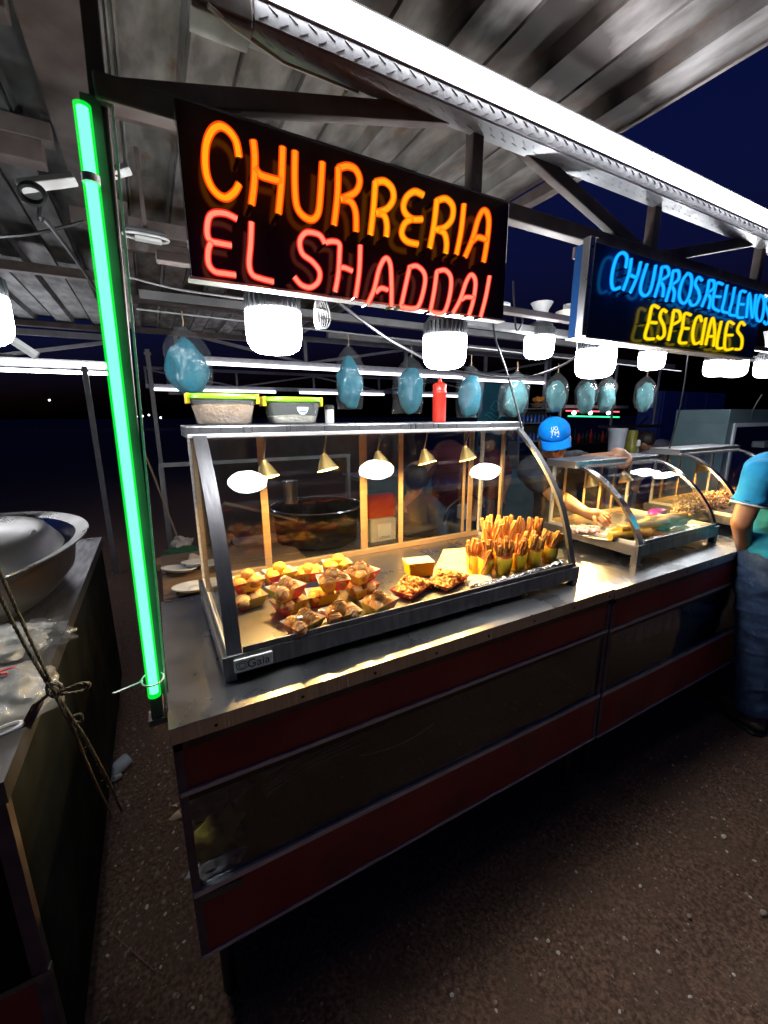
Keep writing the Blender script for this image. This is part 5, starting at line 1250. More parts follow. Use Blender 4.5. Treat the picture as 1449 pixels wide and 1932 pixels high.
for px in (1032, 1072): 
    p = pd(px, 1080, 2.74); capsule(b, p, (p.x, p.y, .45), .085, .062); capsule(b, (p.x, p.y, .45), (p.x, p.y, .08), .062, .052)
fuse('trousers', b, .012, 'denim', ven, 4)
for px in (1032, 1072):
    p = pd(px, 1080, 2.74); b = MB(); b.blob((p.x - .03, p.y - .05, .045), (.055, .13, .05), 2, 0); b.build('shoe', 'shoe', ven, smooth=True)
# cap: crown with panels, brim, lettering
b = MB(); n = 36; rows = []
def crown(a, e, k=1.0):   # a azimuth from front, e elevation
    x = .083 * math.cos(e) * math.sin(a); y = .102 * math.cos(e) * math.cos(a); z = .084 * math.sin(e) ** .8 if e > 0 else .084 * math.sin(e)
    return hp(x * k, (y - .004) * k, .024 + z * k)
for i in range(11):
    e = -.12 + (math.pi / 2 + .12) * i / 10; rows.append([crown(2 * math.pi * j / n, min(e, math.pi / 2 - .02), 1 + .016 * abs(math.sin(3 * 2 * math.pi * j / n)) ** .4) for j in range(n)])
vs = [p for rw in rows for p in rw]
b.add(vs, [(i * n + j, i * n + (j + 1) % n, (i + 1) * n + (j + 1) % n, (i + 1) * n + j) for i in range(10) for j in range(n)] + [tuple(10 * n + j for j in range(n))])
cap_o = b.build('cap', 'cap', ven, smooth=True, solid=.002)
b = MB()
def brim(u, v):
    a = lerp(-1.15, 1.15, u); base = crown(a, -.08); ext = .072 * v * math.cos(a * .95) ** .6
    return base + Fh * ext - Uh * (.016 * v + .030 * v * (a / 1.15) ** 2 + .004)
b.grid(brim, 20, 6); b.build('brim', 'cap', cap_o, smooth=True, solid=.003, flip=False)
b = MB(); b.blob(hp(0, -.004, .024 + .086), (.007, .007, .004), 2, 0, rot=hm); b.build('button', 'cap', cap_o, smooth=True)
def cap_text(txt, size, a0, e0, sx=1.0):
    vs, fs = text_mesh(txt, size, .0002, sx); b = MB(); out = []
    for v in vs:
        out.append(crown(a0 - v.x / .100, e0 + v.y / .100, 1.028 + (.004 if v.z > 0 else 0)))
    b.add(out, fs); return b
cap_text('UO', .038, .05, .68, .9).build('lettering', 'white_ink', cap_o); cap_text('TM', .036, .06, .37, 1.2).build('lettering', 'white_ink', cap_o)
b = MB(); vs = [crown(.06 + x, e, 1.03) for x, e in ((-.24, .20), (.24, .20), (.24, .15), (-.24, .15))]; b.add(vs, [(0, 1, 2, 3)]); b.build('lettering_bar', 'white_ink', cap_o)

# ---- customer in turquoise ----------------------------------------------------
cus = thing('person', (2.42, .70, 0), 'person in a turquoise polo and dark jeans seen from behind at the right edge', 'person')
b = MB()
sh, el, wr = pd(1436, 893, 1.80), pd(1399, 985, 1.84), pd(1404, 1042, 2.02)
capsule(b, sh, el, .05, .040); capsule(b, el, wr, .040, .027); hd = pd(1418, 1056, 2.06); capsule(b, wr, hd, .027, .034)
for k in range(5): 
    q = hd + Vector((.012 * (k - 2), .03, -.03)); capsule(b, hd + Vector((.010 * (k - 2), .01, -.01)), q, .010, .009, n=8); capsule(b, q, q + Vector((0, .01, -.028)), .009, .008, n=8)
sr, er, wr2 = pd(1560, 893, 1.84), pd(1580, 985, 1.84), pd(1560, 1040, 1.98)
capsule(b, sr, er, .05, .040); capsule(b, er, wr2, .040, .027); h2 = wr2 + Vector((0, .04, -.05)); capsule(b, wr2, h2, .027, .034)
for k in range(5):
    q = h2 + Vector((.012 * (k - 2), .03, -.03)); capsule(b, h2 + Vector((.010 * (k - 2), .01, -.01)), q, .010, .009, n=8); capsule(b, q, q + Vector((0, .01, -.028)), .009, .008, n=8)
hc = pd(1512, 792, 1.82); capsule(b, pd(1500, 868, 1.84), hc - Vector((0, 0, .05)), .062, .056); b.blob(hc, (.078, .092, .11), 3, 0); b.blob(hc + Vector((.02, .045, -.05)), (.055, .055, .06), 2, 0)
b.blob(hc + Vector((.04, .105, -.02)), (.014, .02, .022), 2, 0)
for s in (-1, 1): b.blob(hc + Vector((.072 * s, -.03 * s, -.01)), (.016, .018, .03), 2, 0)
fuse('body', b, .006, 'skin', cus, 4)
b = MB(); b.blob(hc + Vector((-.012, -.018, .028)), (.088, .098, .10), 3, .03, 8); b.build('hair', 'hair', cus, smooth=True)
b = MB(); 
capsule(b, pd(1450, 890, 1.84), pd(1545, 890, 1.87), .085, .085)
capsule(b, pd(1492, 905, 1.86), pd(1476, 985, 1.91), .135, .140); capsule(b, pd(1476, 985, 1.91), pd(1474, 1052, 1.95), .145, .158, flat=(0, 1)); capsule(b, pd(1520, 905, 1.87), pd(1512, 1055, 1.96), .13, .15, flat=(0, 1))
capsule(b, sh, sh.lerp(el, .66), .066, .062, flat=(0, 1)); capsule(b, sr, sr.lerp(er, .6), .066, .062, flat=(0, 1))
capsule(b, pd(1499, 873, 1.84), pd(1500, 862, 1.84), .074, .07, flat=(0, 1))
fuse('polo_shirt', b, .0065, 'polo', cus, 4, wrinkle=(.012, 9, (1, 1, .7)))
for (s_, e_, t_) in ((sh, el, .66), (sr, er, .60)):
    for m_, dt, rr in (('white_cloth', .0, .0635), ('navy_cloth', -.05, .063)):
        c = s_.lerp(e_, t_ - .02 + dt); d = (e_ - s_).normalized(); u = d.orthogonal().normalized(); w2 = d.cross(u)
        b = MB(); ring = [c + (u * math.cos(a) + w2 * math.sin(a)) * rr for a in [i * math.pi / 14 for i in range(28)]]; b.tube(ring, .0042, 6, closed=True); b.build('sleeve_band', m_, cus, smooth=True)
b = MB()
hipL, kL, aL = pd(1440, 1085, 1.97), pd(1427, 1215, 2.04), pd(1420, 1340, 2.11)
hipR, kR, aR = pd(1520, 1090, 1.99), pd(1520, 1220, 2.08), pd(1515, 1350, 2.14)
capsule(b, pd(1455, 1055, 1.95), pd(1515, 1060, 1.98), .125, .125)
for h_, k_, a_ in ((hipL, kL, aL), (hipR, kR, aR)): capsule(b, h_, k_, .108, .078); capsule(b, k_, a_, .078, .070, flat=(0, 1))
fuse('jeans', b, .0075, 'denim', cus, 4, wrinkle=(.010, 10, (1, 1, 1.8)))
for a_, lab in ((aL, 1), (aR, 2)):
    b = MB(); p = Vector((a_.x, a_.y, 0)); b.blob(p + Vector((.02, .05, .042)), (.050, .125, .042), 3, 0, rot=Euler((0, 0, R(-25))).to_matrix()); b.blob(p + Vector((0, 0, .06)), (.048, .055, .055), 2, 0); s_ = b.build('shoe', 'shoe', cus, smooth=True)
    b = MB(); b.blob(p + Vector((.02, .05, .010)), (.054, .130, .012), 3, 0, rot=Euler((0, 0, R(-25))).to_matrix()); b.build('sole', 'rubber', s_, smooth=True)

# ---- simple figures deeper in the stall -----------------------------------------
def figure(label, J, top, leg, vox=.009, cap=None):
    """J: dict of joints"""
    t = thing('person', (J['hip'].x, J['hip'].y, 0), label, 'person'); b = MB()
    hd = J['head']; up = (hd - J['neck']).normalized()
    b.blob(hd, (.076, .088, .105), 3, 0); capsule(b, hd, J['neck'], .05, .052)
    fw = (J['face'] - hd).normalized(); b.blob(hd + fw * .075 - up * .03, (.04, .04, .05), 2, 0); b.blob(hd + fw * .10 - up * .02, (.014, .014, .018), 2, 0)
    sd = fw.cross(up).normalized()
    for s in (-1, 1): b.blob(hd + sd * .076 * s - up * .01, (.014, .016, .028), 2, 0)
    for s in 'lr':
        capsule(b, J['sh' + s], J['el' + s], .045, .04); capsule(b, J['el' + s], J['wr' + s], .04, .027); d = (J['wr' + s] - J['el' + s]).normalized(); h = J['wr' + s] + d * .05; capsule(b, J['wr' + s], h, .028, .034)
        o = d.orthogonal().normalized()
        for k in range(4): capsule(b, h + o * .013 * (k - 1.5), h + o * .015 * (k - 1.5) + d * (.075 - .006 * abs(k - 1.3)), .0105, .009, n=8)
        capsule(b, h - d * .01 + o * .03, h + d * .025 + o * .052, .011, .010, n=8)
    body = fuse('body', b, min(vox, .007), 'skin', t, 3)
    b = MB(); b.blob(hd - fw * .016 + up * .022, (.084, .094, .10), 3, .05, 7); b.build('hair', 'hair', t, smooth=True)
    b = MB(); capsule(b, J['shl'], J['shr'], .075, .075); capsule(b, J['shl'].lerp(J['shr'], .5), J['hip'] + Vector((0, 0, .05)), .145, .135, flat=(0, 1))
    for s in 'lr': capsule(b, J['sh' + s], J['sh' + s].lerp(J['el' + s], .75), .066, .060, flat=(0, 1))
    fuse('shirt', b, vox, top, t, 4, wrinkle=(.006, 9, (1, 1, 1)))
    b = MB(); o = (J['shr'] - J['shl']); o.z = 0; o = o.normalized() * .09
    for s in (-1, 1):
        p = J['hip'] + o * s; k = J.get('knee', None)
        kk = Vector((p.x, p.y, .48)) if k is None else k + o * s; capsule(b, p, kk, .095, .068); capsule(b, kk, (kk.x, kk.y, .09), .068, .055)
    fuse('trousers', b, vox, leg, t, 3, wrinkle=(.005, 10, (1, 1, 1.5)))
    for s in (-1, 1):
        kk = J['hip'] + o * s; b = MB(); b.blob((kk.x + fw.x * .05, kk.y + fw.y * .05, .045), (.06, .12, .045), 2, 0); b.build('shoe', 'shoe', t, smooth=True)
    return t
Y = lambda u, v, y: at(u, v, 'y', y)
figure('person in a maroon shirt and washed jeans bending down behind the long display case',
       dict(head=Y(786, 897, 2.5), neck=Y(808, 868, 2.6), face=Y(765, 925, 2.4), shl=Y(812, 868, 2.7), shr=Y(882, 862, 2.62), ell=Y(785, 925, 2.55), elr=Y(905, 915, 2.5), wrl=Y(762, 950, 2.4), wrr=Y(895, 960, 2.35), hip=Y(846, 950, 2.75)), 'maroon', 'denim_light')
figure('person in a dark maroon shirt seen through the right end of the long case',
       dict(head=Y(918, 838, 3.3), neck=Y(922, 862, 3.3), face=Y(918, 842, 3.0), shl=Y(900, 872, 3.3), shr=Y(948, 870, 3.3), ell=Y(893, 905, 3.25), elr=Y(958, 905, 3.25), wrl=Y(905, 935, 3.15), wrr=Y(948, 935, 3.15), hip=Y(925, 945, 3.3)), 'maroon', 'denim')
figure('person in a grey shirt with dark hair bending over behind the small display case',
       dict(head=Y(1218, 832, 2.6), neck=Y(1228, 850, 2.65), face=Y(1200, 850, 2.5), shl=Y(1222, 855, 2.6), shr=Y(1266, 850, 2.75), ell=Y(1212, 890, 2.5), elr=Y(1290, 880, 2.65), wrl=Y(1200, 915, 2.4), wrr=Y(1275, 915, 2.5), hip=Y(1275, 890, 3.0)), 'greyshirt', 'denim')

# ============================================================ LEFT STALL THINGS
ba = thing('metal_basin', (-.78, 2.28, .923), 'large dented aluminium basin standing on the left stall counter', 'basin')
BC = Vector((-.66, 1.90, .9235))
b = MB(); b.lathe([(.26, .0), (.335, .015), (.385, .055), (.402, .115), (.414, .135), (.446, .143), (.456, .147), (.455, .150), (.444, .147), (.405, .139), (.39, .115), (.36, .065), (.29, .027), (.15, .01)], BC, 64, sx=.877, sy=1.315, close=False, wob=lambda a, i: 1 + .008 * math.sin(3 * a) + .004 * math.sin(7 * a))

for v in b.v: v.z = BC.z + (v.z - BC.z) * 1.36
b.build('bowl', 'alu_basin', ba, smooth=True)
b = MB()
b.lathe([(.348, .096), (.344, .110), (.30, .178), (.24, .198), (.12, .206), (.02, .209)], BC, 48, sx=.90, sy=1.33, close=False, wob=lambda a, i: 1 + .012 * math.sin(2 * a + 1) + .006 * math.sin(5 * a))
for v in b.v: v.z = BC.z + .075 + (v.z - BC.z) * .84
o = b.build('inverted_pan', 'alu_basin', smooth=True); tag(o, 'smaller aluminium pan turned upside down inside the large basin', 'pan')
b = MB(); p = BC + Vector((.35, -.04, .17)); b.tube([BC + Vector((.24, -.10, .215)), BC + Vector((.25, -.03, .235)), BC + Vector((.24, .04, .215))], .007, 8); b.build('pan_handle', 'alu_basin', o, smooth=True)
b = MB(); p = at(170, 1018, 'z', .925); b.box(p - Vector((.016, .006, 0)), p + Vector((.016, .006, .006))); tag(b.build('paper_scrap', 'white_plastic'), 'tiny white scrap on the left counter corner behind the basin', 'scrap')
def plastic_heap(name, c, r, m, seed, lab, cat, flat=.55, amp=.5):
    b = MB(); b.blob(c, (r[0], r[1], r[2]), 4, amp, 2.6, seed)
    for v in b.v: v += Vector((1, 1, 1)) * .006 * noise.noise(v * 40); v.z = max(v.z, .9245)
    return tag(b.build(name, m, smooth=True), lab, cat)
M['milkbag'] = film_mat('milky_bag_film', (.85, .85, .83), .15, .2, .9)
plastic_heap('plastic_bag', at(10, 1212, 'z', .95), (.09, .08, .04), 'milkbag', 2, 'white printed plastic bag lying on the left counter below the basin', 'plastic bag')
plastic_heap('plastic_bag', at(72, 1200, 'z', .95), (.075, .06, .03), 'bagfilm', 5, 'clear crumpled plastic wrap at the edge of the left counter', 'plastic bag', amp=.9)
plastic_heap('plastic_bag', at(12, 1318, 'z', .97), (.09, .085, .06), 'milkbag', 8, 'full pale plastic bag at the front of the left counter beside the rope', 'plastic bag', amp=.35)
b = MB(); p = at(14, 1268, 'z', 1.03)
b.tube(smoothline([p + Vector((math.cos(a) * .016, math.sin(a) * .010, .002)) for a in [i * .7 for i in range(8)]], 4), .0022, 5); tag(b.build('bag_print', 'redplastic', smooth=True), 'small red mark on the full pale plastic bag', 'print')
b = MB(); b.box((-.345, .915, .925), (-.325, .93, 1.35)); tag(b.build('upright_strut', 'wood'), 'short brown strut at the left picture edge behind the pale bags', 'post')
ct = thing('cable_tie', at(10, 1372, 'y', .86), 'white plastic tie loop at the left picture edge under the pale bag', 'cable tie')
b = MB(); c = at(8, 1378, 'y', .865); b.tube([c + Vector((math.cos(a) * .025, math.sin(a) * .012, .004 * math.cos(a))) for a in [i * math.pi / 8 for i in range(16)]], .004, 6, closed=True); b.build('loop', 'white_plastic', ct, smooth=True)

# rope: two strands, a knot with a bow, tails
def rope(pts, r, name='strand', parent=None, amp=.0):
    pts = smoothline(pts, 14); b = MB()
    for ph in (0, 2.1, 4.2):
        L = 0; out = []
        for i, p in enumerate(pts):
            if i: L += (p - pts[i - 1]).length
            d = (pts[min(i + 1, len(pts) - 1)] - pts[max(i - 1, 0)]).normalized(); u = d.cross(Vector((0, 1, .2))).normalized(); w = d.cross(u)
            a = L / (r * 4.4) * 2 * math.pi * .5 + ph; out.append(p + (u * math.cos(a) + w * math.sin(a)) * r * .5)
        b.tube(out, r * .56, 6)
    return b.build(name, 'rope', parent, smooth=True)
rp = thing('rope', at(105, 1300, 'y', .84), 'twisted tan rope with a bow knot stretched in front of the left stall', 'rope')
k = at(103, 1300, 'y', .85)
rope([at(-12, 1052, 'y', .84), at(45, 1180, 'y', .85), at(98, 1292, 'y', .85)], .0032, 'strand', rp)
rope([at(-10, 1105, 'y', .84), at(40, 1205, 'y', .845), at(92, 1294, 'y', .85)], .0032, 'strand', rp)
rope([at(100, 1300, 'y', .85), at(135, 1355, 'y', .87), at(165, 1400, 'y', .9), at(205, 1475, 'y', .95), at(230, 1530, 'y', 1.0)], .0034, 'strand', rp)
rope([at(104, 1312, 'y', .85), at(130, 1362, 'y', .87), at(148, 1400, 'y', .9), at(180, 1475, 'y', .95), at(212, 1540, 'y', 1.0)], .003, 'strand', rp)
rope([at(100, 1305, 'y', .845), at(120, 1302, 'y', .835), at(150, 1290, 'y', .83), at(168, 1290, 'y', .83), at(160, 1302, 'y', .83), at(130, 1308, 'y', .835), at(104, 1308, 'y', .845)], .003, 'bow_loop', rp)
rope([at(98, 1306, 'y', .845), at(84, 1316, 'y', .84), at(70, 1328, 'y', .845), at(62, 1340, 'y', .85)], .003, 'tail', rp)
rope([at(90, 1292, 'y', .845), at(106, 1290, 'y', .836), at(116, 1300, 'y', .840), at(106, 1314, 'y', .836), at(92, 1308, 'y', .842), at(90, 1292, 'y', .845), at(104, 1302, 'y', .832), at(116, 1310, 'y', .842)], .0034, 'knot', rp)
rope([at(140, 1350, 'y', .872), at(152, 1348, 'y', .865), at(154, 1360, 'y', .868), at(142, 1364, 'y', .872)], .0028, 'knot', rp)
r = random.Random(4); b = MB()
for i in range(60):
    t_ = r.random(); p = at(lerp(104, 215, t_), lerp(1305, 1500, t_) + r.uniform(-4, 4), 'y', lerp(.85, .965, t_)); b.bar(p, p + Vector((r.uniform(-.008, .008), r.uniform(-.004, .004), r.uniform(-.006, .008))), .0005, .0005)
stuff(b.build('fibres', 'rope', rp))
lf = thing('dry_leaf', at(50, 1345, 'y', .86), 'dry brown leaf caught at the rope tail by the left counter', 'leaf')
b = MB(); cs = [at(34, 1378, 'y', .868), at(58, 1376, 'y', .862), at(84, 1322, 'y', .862), at(60, 1330, 'y', .868)]
def f(u, v):
    p = cs[0].lerp(cs[1], u).lerp(cs[3].lerp(cs[2], u), v); return p + Vector((0, .008 * math.sin(u * 3.1) + .004 * noise.noise(p * 60), 0))
b.grid(f, 8, 12); b.build('blade', 'kraft', lf, smooth=True, solid=.0006)
can = thing('crushed_can', at(222, 1447, 'z', .03), 'crushed pale drink can lying on the ground between the counters', 'can')
b = MB(); p = at(224, 1447, 'z', .035); b.lathe([(.024, -.05), (.031, -.042), (.031, .042), (.024, .05)], p, 18, axis=(.8, .35, .3), wob=lambda a, i: 1 - .18 * abs(math.sin(a * 1.5 + i))); b.build('body', 'plateware', can, smooth=True)
b = MB(); b.blob(at(216, 1466, 'z', .02), (.03, .02, .012), 2, .5, 3, 4); tag(b.build('crumpled_wrapper', 'whitepaper'), 'small crumpled wrapper in front of the crushed can', 'litter')
# low shelf with polystyrene plates and broom behind the counter's left end
ls = thing('low_shelf', (.15, 2.05, 0), 'low wooden shelf behind the left end of the near counter holding plates', 'shelf')
pieces('plank', 'wood', ls, [((-.03, 1.60 + .155 * i, .835 + .004 * (i % 2)), (.62, 1.745 + .155 * i, .853 + .004 * (i % 2))) for i in range(5)])
pieces('leg', 'wood', ls, [((x, y, 0), (x + .03, y + .03, .834)) for x in (-.02, .58) for y in (1.62, 2.30)])
for i, (u, v_, rr, tl, lab) in enumerate(((338, 1078, .075, .28, 'leftmost tilted white polystyrene plate on the low shelf'), (372, 1066, .07, .12, 'farther white plate partly behind the display case'), (368, 1112, .085, .05, 'nearest white round tub lid behind the counter corner'))):
    p = at(u, v_, 'z', .875); b = MB(); b.lathe([(.02, .001), (rr * .72, .002), (rr * .82, .010), (rr, .016), (rr * .99, .019), (rr * .8, .0135), (rr * .7, .006), (.0, .005)], (0, 0, 0), 28, close=False)
    q = Euler((R(-8), tl * .5, 0)).to_matrix(); b.v = [p + q @ v for v in b.v]
    if i == 2: b.lathe([(.022, .006), (.024, .009), (.018, .013), (0.001, .014)], p, 18, close=False)
    tag(b.build('plate', 'plateware', smooth=True), lab, 'plate')
br = thing('broom_stick', at(275, 858, 'y', 2.6), 'thin wooden stick leaning behind the display case, rag at its foot', 'stick')
b = MB(); b.tube([at(273, 855, 'y', 3.0), at(338, 1022, 'y', 2.5)], .006, 8); b.build('stick', 'straw', br)
b = MB(); b.blob(at(342, 1025, 'y', 2.5), (.05, .04, .035), 3, .8, 3, 3); tag(b.build('rag', 'whitepaper', smooth=True), 'crumpled white rag at the foot of the leaning stick', 'rag')
b = MB(); b.blob(at(345, 1042, 'y', 2.45), (.09, .06, .035), 3, .4, 3, 6); tag(b.build('green_cloth', 'green_cloth', smooth=True), 'folded dark green cloth below the white rag', 'cloth')
b = MB(); p = at(345, 1058, 'y', 2.3); b.box(p - Vector((.12, .05, .02)), p + Vector((.12, .05, .02))); tag(b.build('cardboard_box', 'card', bevel=.003), 'flat cardboard box behind the plates', 'box')
b = MB(); b.blob(at(366, 1052, 'y', 2.2), (.03, .02, .018), 2, .8, 3, 3); tag(b.build('paper_scrap', 'whitepaper'), 'white paper scrap beside the case behind the plates', 'scrap')

# ============================================================ INSIDE THE NEAR COUNTER (behind its dark glass)
def crum3(name, c, r, m, seed, lab, cat, amp=.6, fr=2.2, parent=None):
    b = MB(); b.blob(c, r, 4, amp, fr, seed)
    for v in b.v: v += Vector((1, 1, 1)) * .004 * noise.noise(v * 45); v.z = max(v.z, .4585)
    o = b.build(name, m, smooth=True); return tag(o, lab, cat)
crum3('paper_bag', Vector((.035, .955, .52)), (.055, .035, .055), 'yellowpaper', 3, 'crumpled yellow paper bag behind the glass at the counter left end', 'paper bag')
crum3('paper_bag', Vector((.03, .99, .60)), (.08, .03, .035), 'kraft', 6, 'brown paper bag tip above the yellow bag behind the glass', 'paper bag', .7)
crum3('paper_bag', Vector((.03, .915, .475)), (.06, .025, .022), 'whitepaper', 9, 'whitish paper under the yellow bag behind the glass', 'paper bag', .5)
b = MB(); r = random.Random(8)
for i in range(9):
    y = .95 + .02 * i * .4; b.tube(smoothline([(.16 + r.uniform(-.01, .03), y, .575 + i * .004), (.28, y + .01, .60 + i * .003), (.42 + r.uniform(-.02, .03), y, .615 + i * .005)], 5), .0022, 5)
tag(b.build('skewer_bundle', 'straw', smooth=True), 'bundle of thin wooden skewers behind the counter glass', 'skewers')['kind'] = 'stuff'
b = MB(); b.tube(sag((.42, .93, .60), (.68, .93, .60), .02, 14), .0016, 5); tag(b.build('string', 'greycable', smooth=True), 'thin string hanging behind the glass of the near counter', 'string')
bl = thing('blue_tub', (2.05, 1.05, .50), 'bright blue plastic tub behind the glass of the middle counter', 'tub')
p = at(1325, 1148, 'y', 1.0); b = MB(); b.lathe([(.05, -.05), (.062, .05), (.066, .052), (.058, .053)], p, 20); b.build('body', 'blueplastic', bl, smooth=True)
b = MB(); b.tube([p + Vector((.06, 0, .04)), p + Vector((.2, 0, .05)), p + Vector((.3, 0, .045))], .008, 8); b.build('handle', 'skin', bl, smooth=True)
for i, u in enumerate((1200, 1218, 1236, 1254, 1272)):
    p = at(u, 1178 - i * 6, 'y', 1.0); b = MB(); b.lathe([(.028, -.07), (.03, -.06), (.03, .03), (.012, .055), (.012, .07)], p, 14); o = b.build('water_bottle', 'bluebottle', smooth=True)
    tag(o, 'dark blue bottle behind the middle counter glass', 'bottle', 'blue bottles behind the middle counter glass')
b = MB(); p = at(1178, 1190, 'y', .96); b.blob(p, (.06, .03, .03), 3, .7, 3, 3); tag(b.build('plastic_wrap', 'milkbag', smooth=True), 'crumpled plastic wrap behind the glass at the joint of the two counters', 'plastic bag')
b = MB(); p0, p1 = at(372, 1700, 'y', .8735), at(458, 1662, 'y', .8735); d = (p1 - p0).normalized(); n_ = Vector((-d.z, 0, d.x))
b.add([p0 - n_ * .012, p1 - n_ * .012, p1 + n_ * .008, p0 + n_ * .008], [(0, 1, 2, 3)]); o = b.build('worn_sticker', 'sink_grey', solid=.001); tag(o, 'worn grey sticker on the lower red panel near its left corner', 'sticker')

# ============================================================ DEEPER IN THE STALL
wt = thing('work_table', (.9, 2.35, 0), 'dark steel work table behind the long display case', 'table')
b = MB(); b.box((.35, 2.05, .80), (1.55, 2.6, .83)); b.build('tabletop', 'steel_dark', wt)
pieces('leg', 'tube_grey', wt, [((x, y, 0), (x + .03, y + .03, .7995)) for x in (.37, 1.5) for y in (2.07, 2.55)])
pot = thing('fryer_pot', (.75, 2.3, .83), 'wide steel frying pot with a bright rim seen through the long case', 'pot')
b = MB(); b.lathe([(.20, .0), (.235, .02), (.245, .20), (.262, .215), (.264, .219), (.24, .214), (.23, .04), (.0, .03)], (.80, 2.3, .8305), 40, close=False); b.build('body', 'oldsteel', pot, smooth=True)
b = MB(); b.tube([(.80 + .263 * math.cos(a), 2.3 + .263 * math.sin(a), 1.048) for a in [i * math.pi / 20 for i in range(40)]], .005, 6, closed=True); b.build('rim', 'mirror_steel', pot, smooth=True)
b = MB(); b.bar((.62, 2.1, 1.02), (.25, 1.95, 1.18), .012, .012); tag(b.build('stirring_paddle', 'wood'), 'dark paddle handle sticking out of the frying pot', 'paddle')
cp = thing('steel_cup', (.55, 2.2, .83), 'steel cup standing left of the frying pot', 'cup'); p = at(548, 925, 'y', 2.2)
b = MB(); b.lathe([(.035, -.07), (.04, .05), (.043, .053), (.037, .05)], p, 20, close=False); b.build('wall', 'steel', cp, smooth=True)
rb = thing('red_bin', at(718, 985, 'y', 2.0), 'red and grey plastic bin with a white printed label behind the case doors', 'bin')
p = at(716, 960, 'y', 2.15); b = MB(); b.box(p + Vector((-.09, -.03, -.05)), p + Vector((.09, .03, .09))); b.build('red_body', 'redplastic', rb, bevel=.01)
b = MB(); b.box(p + Vector((-.085, -.05, -.20)), p + Vector((.085, .03, -.0505))); b.build('lower_body', 'whitepaper', rb, bevel=.006)
b = MB(); b.box(p + Vector((-.04, -.053, -.18)), p + Vector((.05, -.0505, -.08))); lb = b.build('label_sheet', 'white_plastic', rb)
vs, fs = text_mesh('UZMAR', .024, .0003); b = MB(); b.add([(p.x + .005 + v.x, p.y - .0535 - v.z, p.z - .165 + v.y) for v in vs], fs); b.build('lettering', 'dark_ink', lb)
stl = thing('round_stool', at(785, 1000, 'y', 2.1), 'dark round stool behind the long display case', 'stool'); p = at(783, 1003, 'y', 2.15)
b = MB(); b.lathe([(.13, 0), (.14, .01), (.14, .03), (.12, .035)], p, 24); b.build('seat', 'rubber', stl, smooth=True)
for k in range(4):
    a = k * math.pi / 2 + .6; b = MB(); b.tube([p + Vector((.10 * math.cos(a), .10 * math.sin(a), 0)), (p.x + .15 * math.cos(a), p.y + .15 * math.sin(a), 0)], .012, 8); b.build('leg', 'tube_grey', stl)
wire('hose', [Y(838, 985, 2.2), Y(845, 960, 2.2), Y(870, 940, 2.25), Y(893, 935, 2.3), Y(905, 950, 2.3)], .008, 'cable', 'black hose curving beside the jeans of the bending person', 'hose')
b = MB(); p = Y(878, 965, 2.4); b.box(p - Vector((.05, .04, .05)), p + Vector((.05, .04, .05))); tag(b.build('white_box', 'plateware', bevel=.004), 'small white box behind the legs of the bending person', 'box')
b = MB(); p = Y(1020, 975, 1.9); b.blob(p, (.05, .04, .03), 3, .3, 3, 2); tag(b.build('orange_bag', 'ketchup', smooth=True), 'orange red bag behind the right end of the churro cups', 'bag')

bar = thing('back_counter', (2.6, 3.4, 0), 'dark back counter with shelf behind the vendors', 'counter')
b = MB(); b.box((1.6, 3.35, .98), (5.4, 3.8, 1.01)); b.build('countertop', 'steel_dark', bar)
b = MB(); b.box((1.62, 3.38, .05), (5.38, 3.40, .979)); b.build('front_panel', 'tealpaint', bar)
pieces('leg', 'tube_grey', bar, [((x, y, 0), (x + .03, y + .03, .9795)) for x in (1.63, 5.33) for y in (3.41, 3.76)])
tb = thing('teal_banner', Y(930, 780, 3.7), 'teal banner with pale wave outline print hanging behind the pale candy bags', 'banner')
a, c = Y(905, 722, 3.9), Y(975, 850, 3.9); b = MB(); b.box((a.x, 3.9, c.z), (c.x + .15, 3.91, a.z)); b.build('cloth', 'teal', tb)
b = MB()
for k in range(3): b.tube([(lerp(a.x + .1, c.x + .05, i / 16), 3.897, lerp(a.z, c.z, .45) + .03 * math.sin(i * .9 + k) - .035 * k) for i in range(17)], .004, 5)
b.tube(smoothline([(a.x + .18, 3.897, a.z - .28), (a.x + .26, 3.897, a.z - .20), (a.x + .34, 3.897, a.z - .28), (a.x + .26, 3.897, a.z - .32), (a.x + .18, 3.897, a.z - .28)], 5), .004, 5); b.build('wave_print', 'tealglow', tb)
sb = thing('snack_basket', Y(1015, 750, 3.4), 'basket of orange brown snacks on the shelf above the blue bottles', 'basket'); p = Y(1013, 765, 3.5)
b = MB(); b.lathe([(.05, -.02), (.08, .02), (.082, .024), (.07, .02)], p, 16); b.build('basket', 'wood', sb, smooth=True)
b = MB(); r = random.Random(2)
for i in range(16): b.blob(p + Vector((r.uniform(-.055, .055), r.uniform(-.04, .04), .04 + r.random() * .05)), r.uniform(.02, .03), 1, .3, 2, i)
stuff(b.build('snacks', 'dough', sb))
shf = thing('bottle_shelf', Y(1005, 800, 3.5), 'dark shelf unit with rows of small blue bottles left of the blue cap', 'shelf'); a, c = Y(982, 770, 3.5), Y(1034, 832, 3.5)
pieces('board', 'tube_grey', shf, [((a.x - .04, 3.45, z), (c.x + .06, 3.62, z + .012)) for z in (a.z - .012, lerp(a.z, c.z, .45), c.z)])
pieces('side', 'tube_grey', shf, [((x, 3.45, 1.0105), (x + .012, 3.62, c.z - .001)) for x in (a.x - .04, c.x + .048)])
b = MB(); b.box((a.x - .04, 3.621, c.z), (c.x + .06, 3.63, a.z)); b.build('back', 'black', shf)
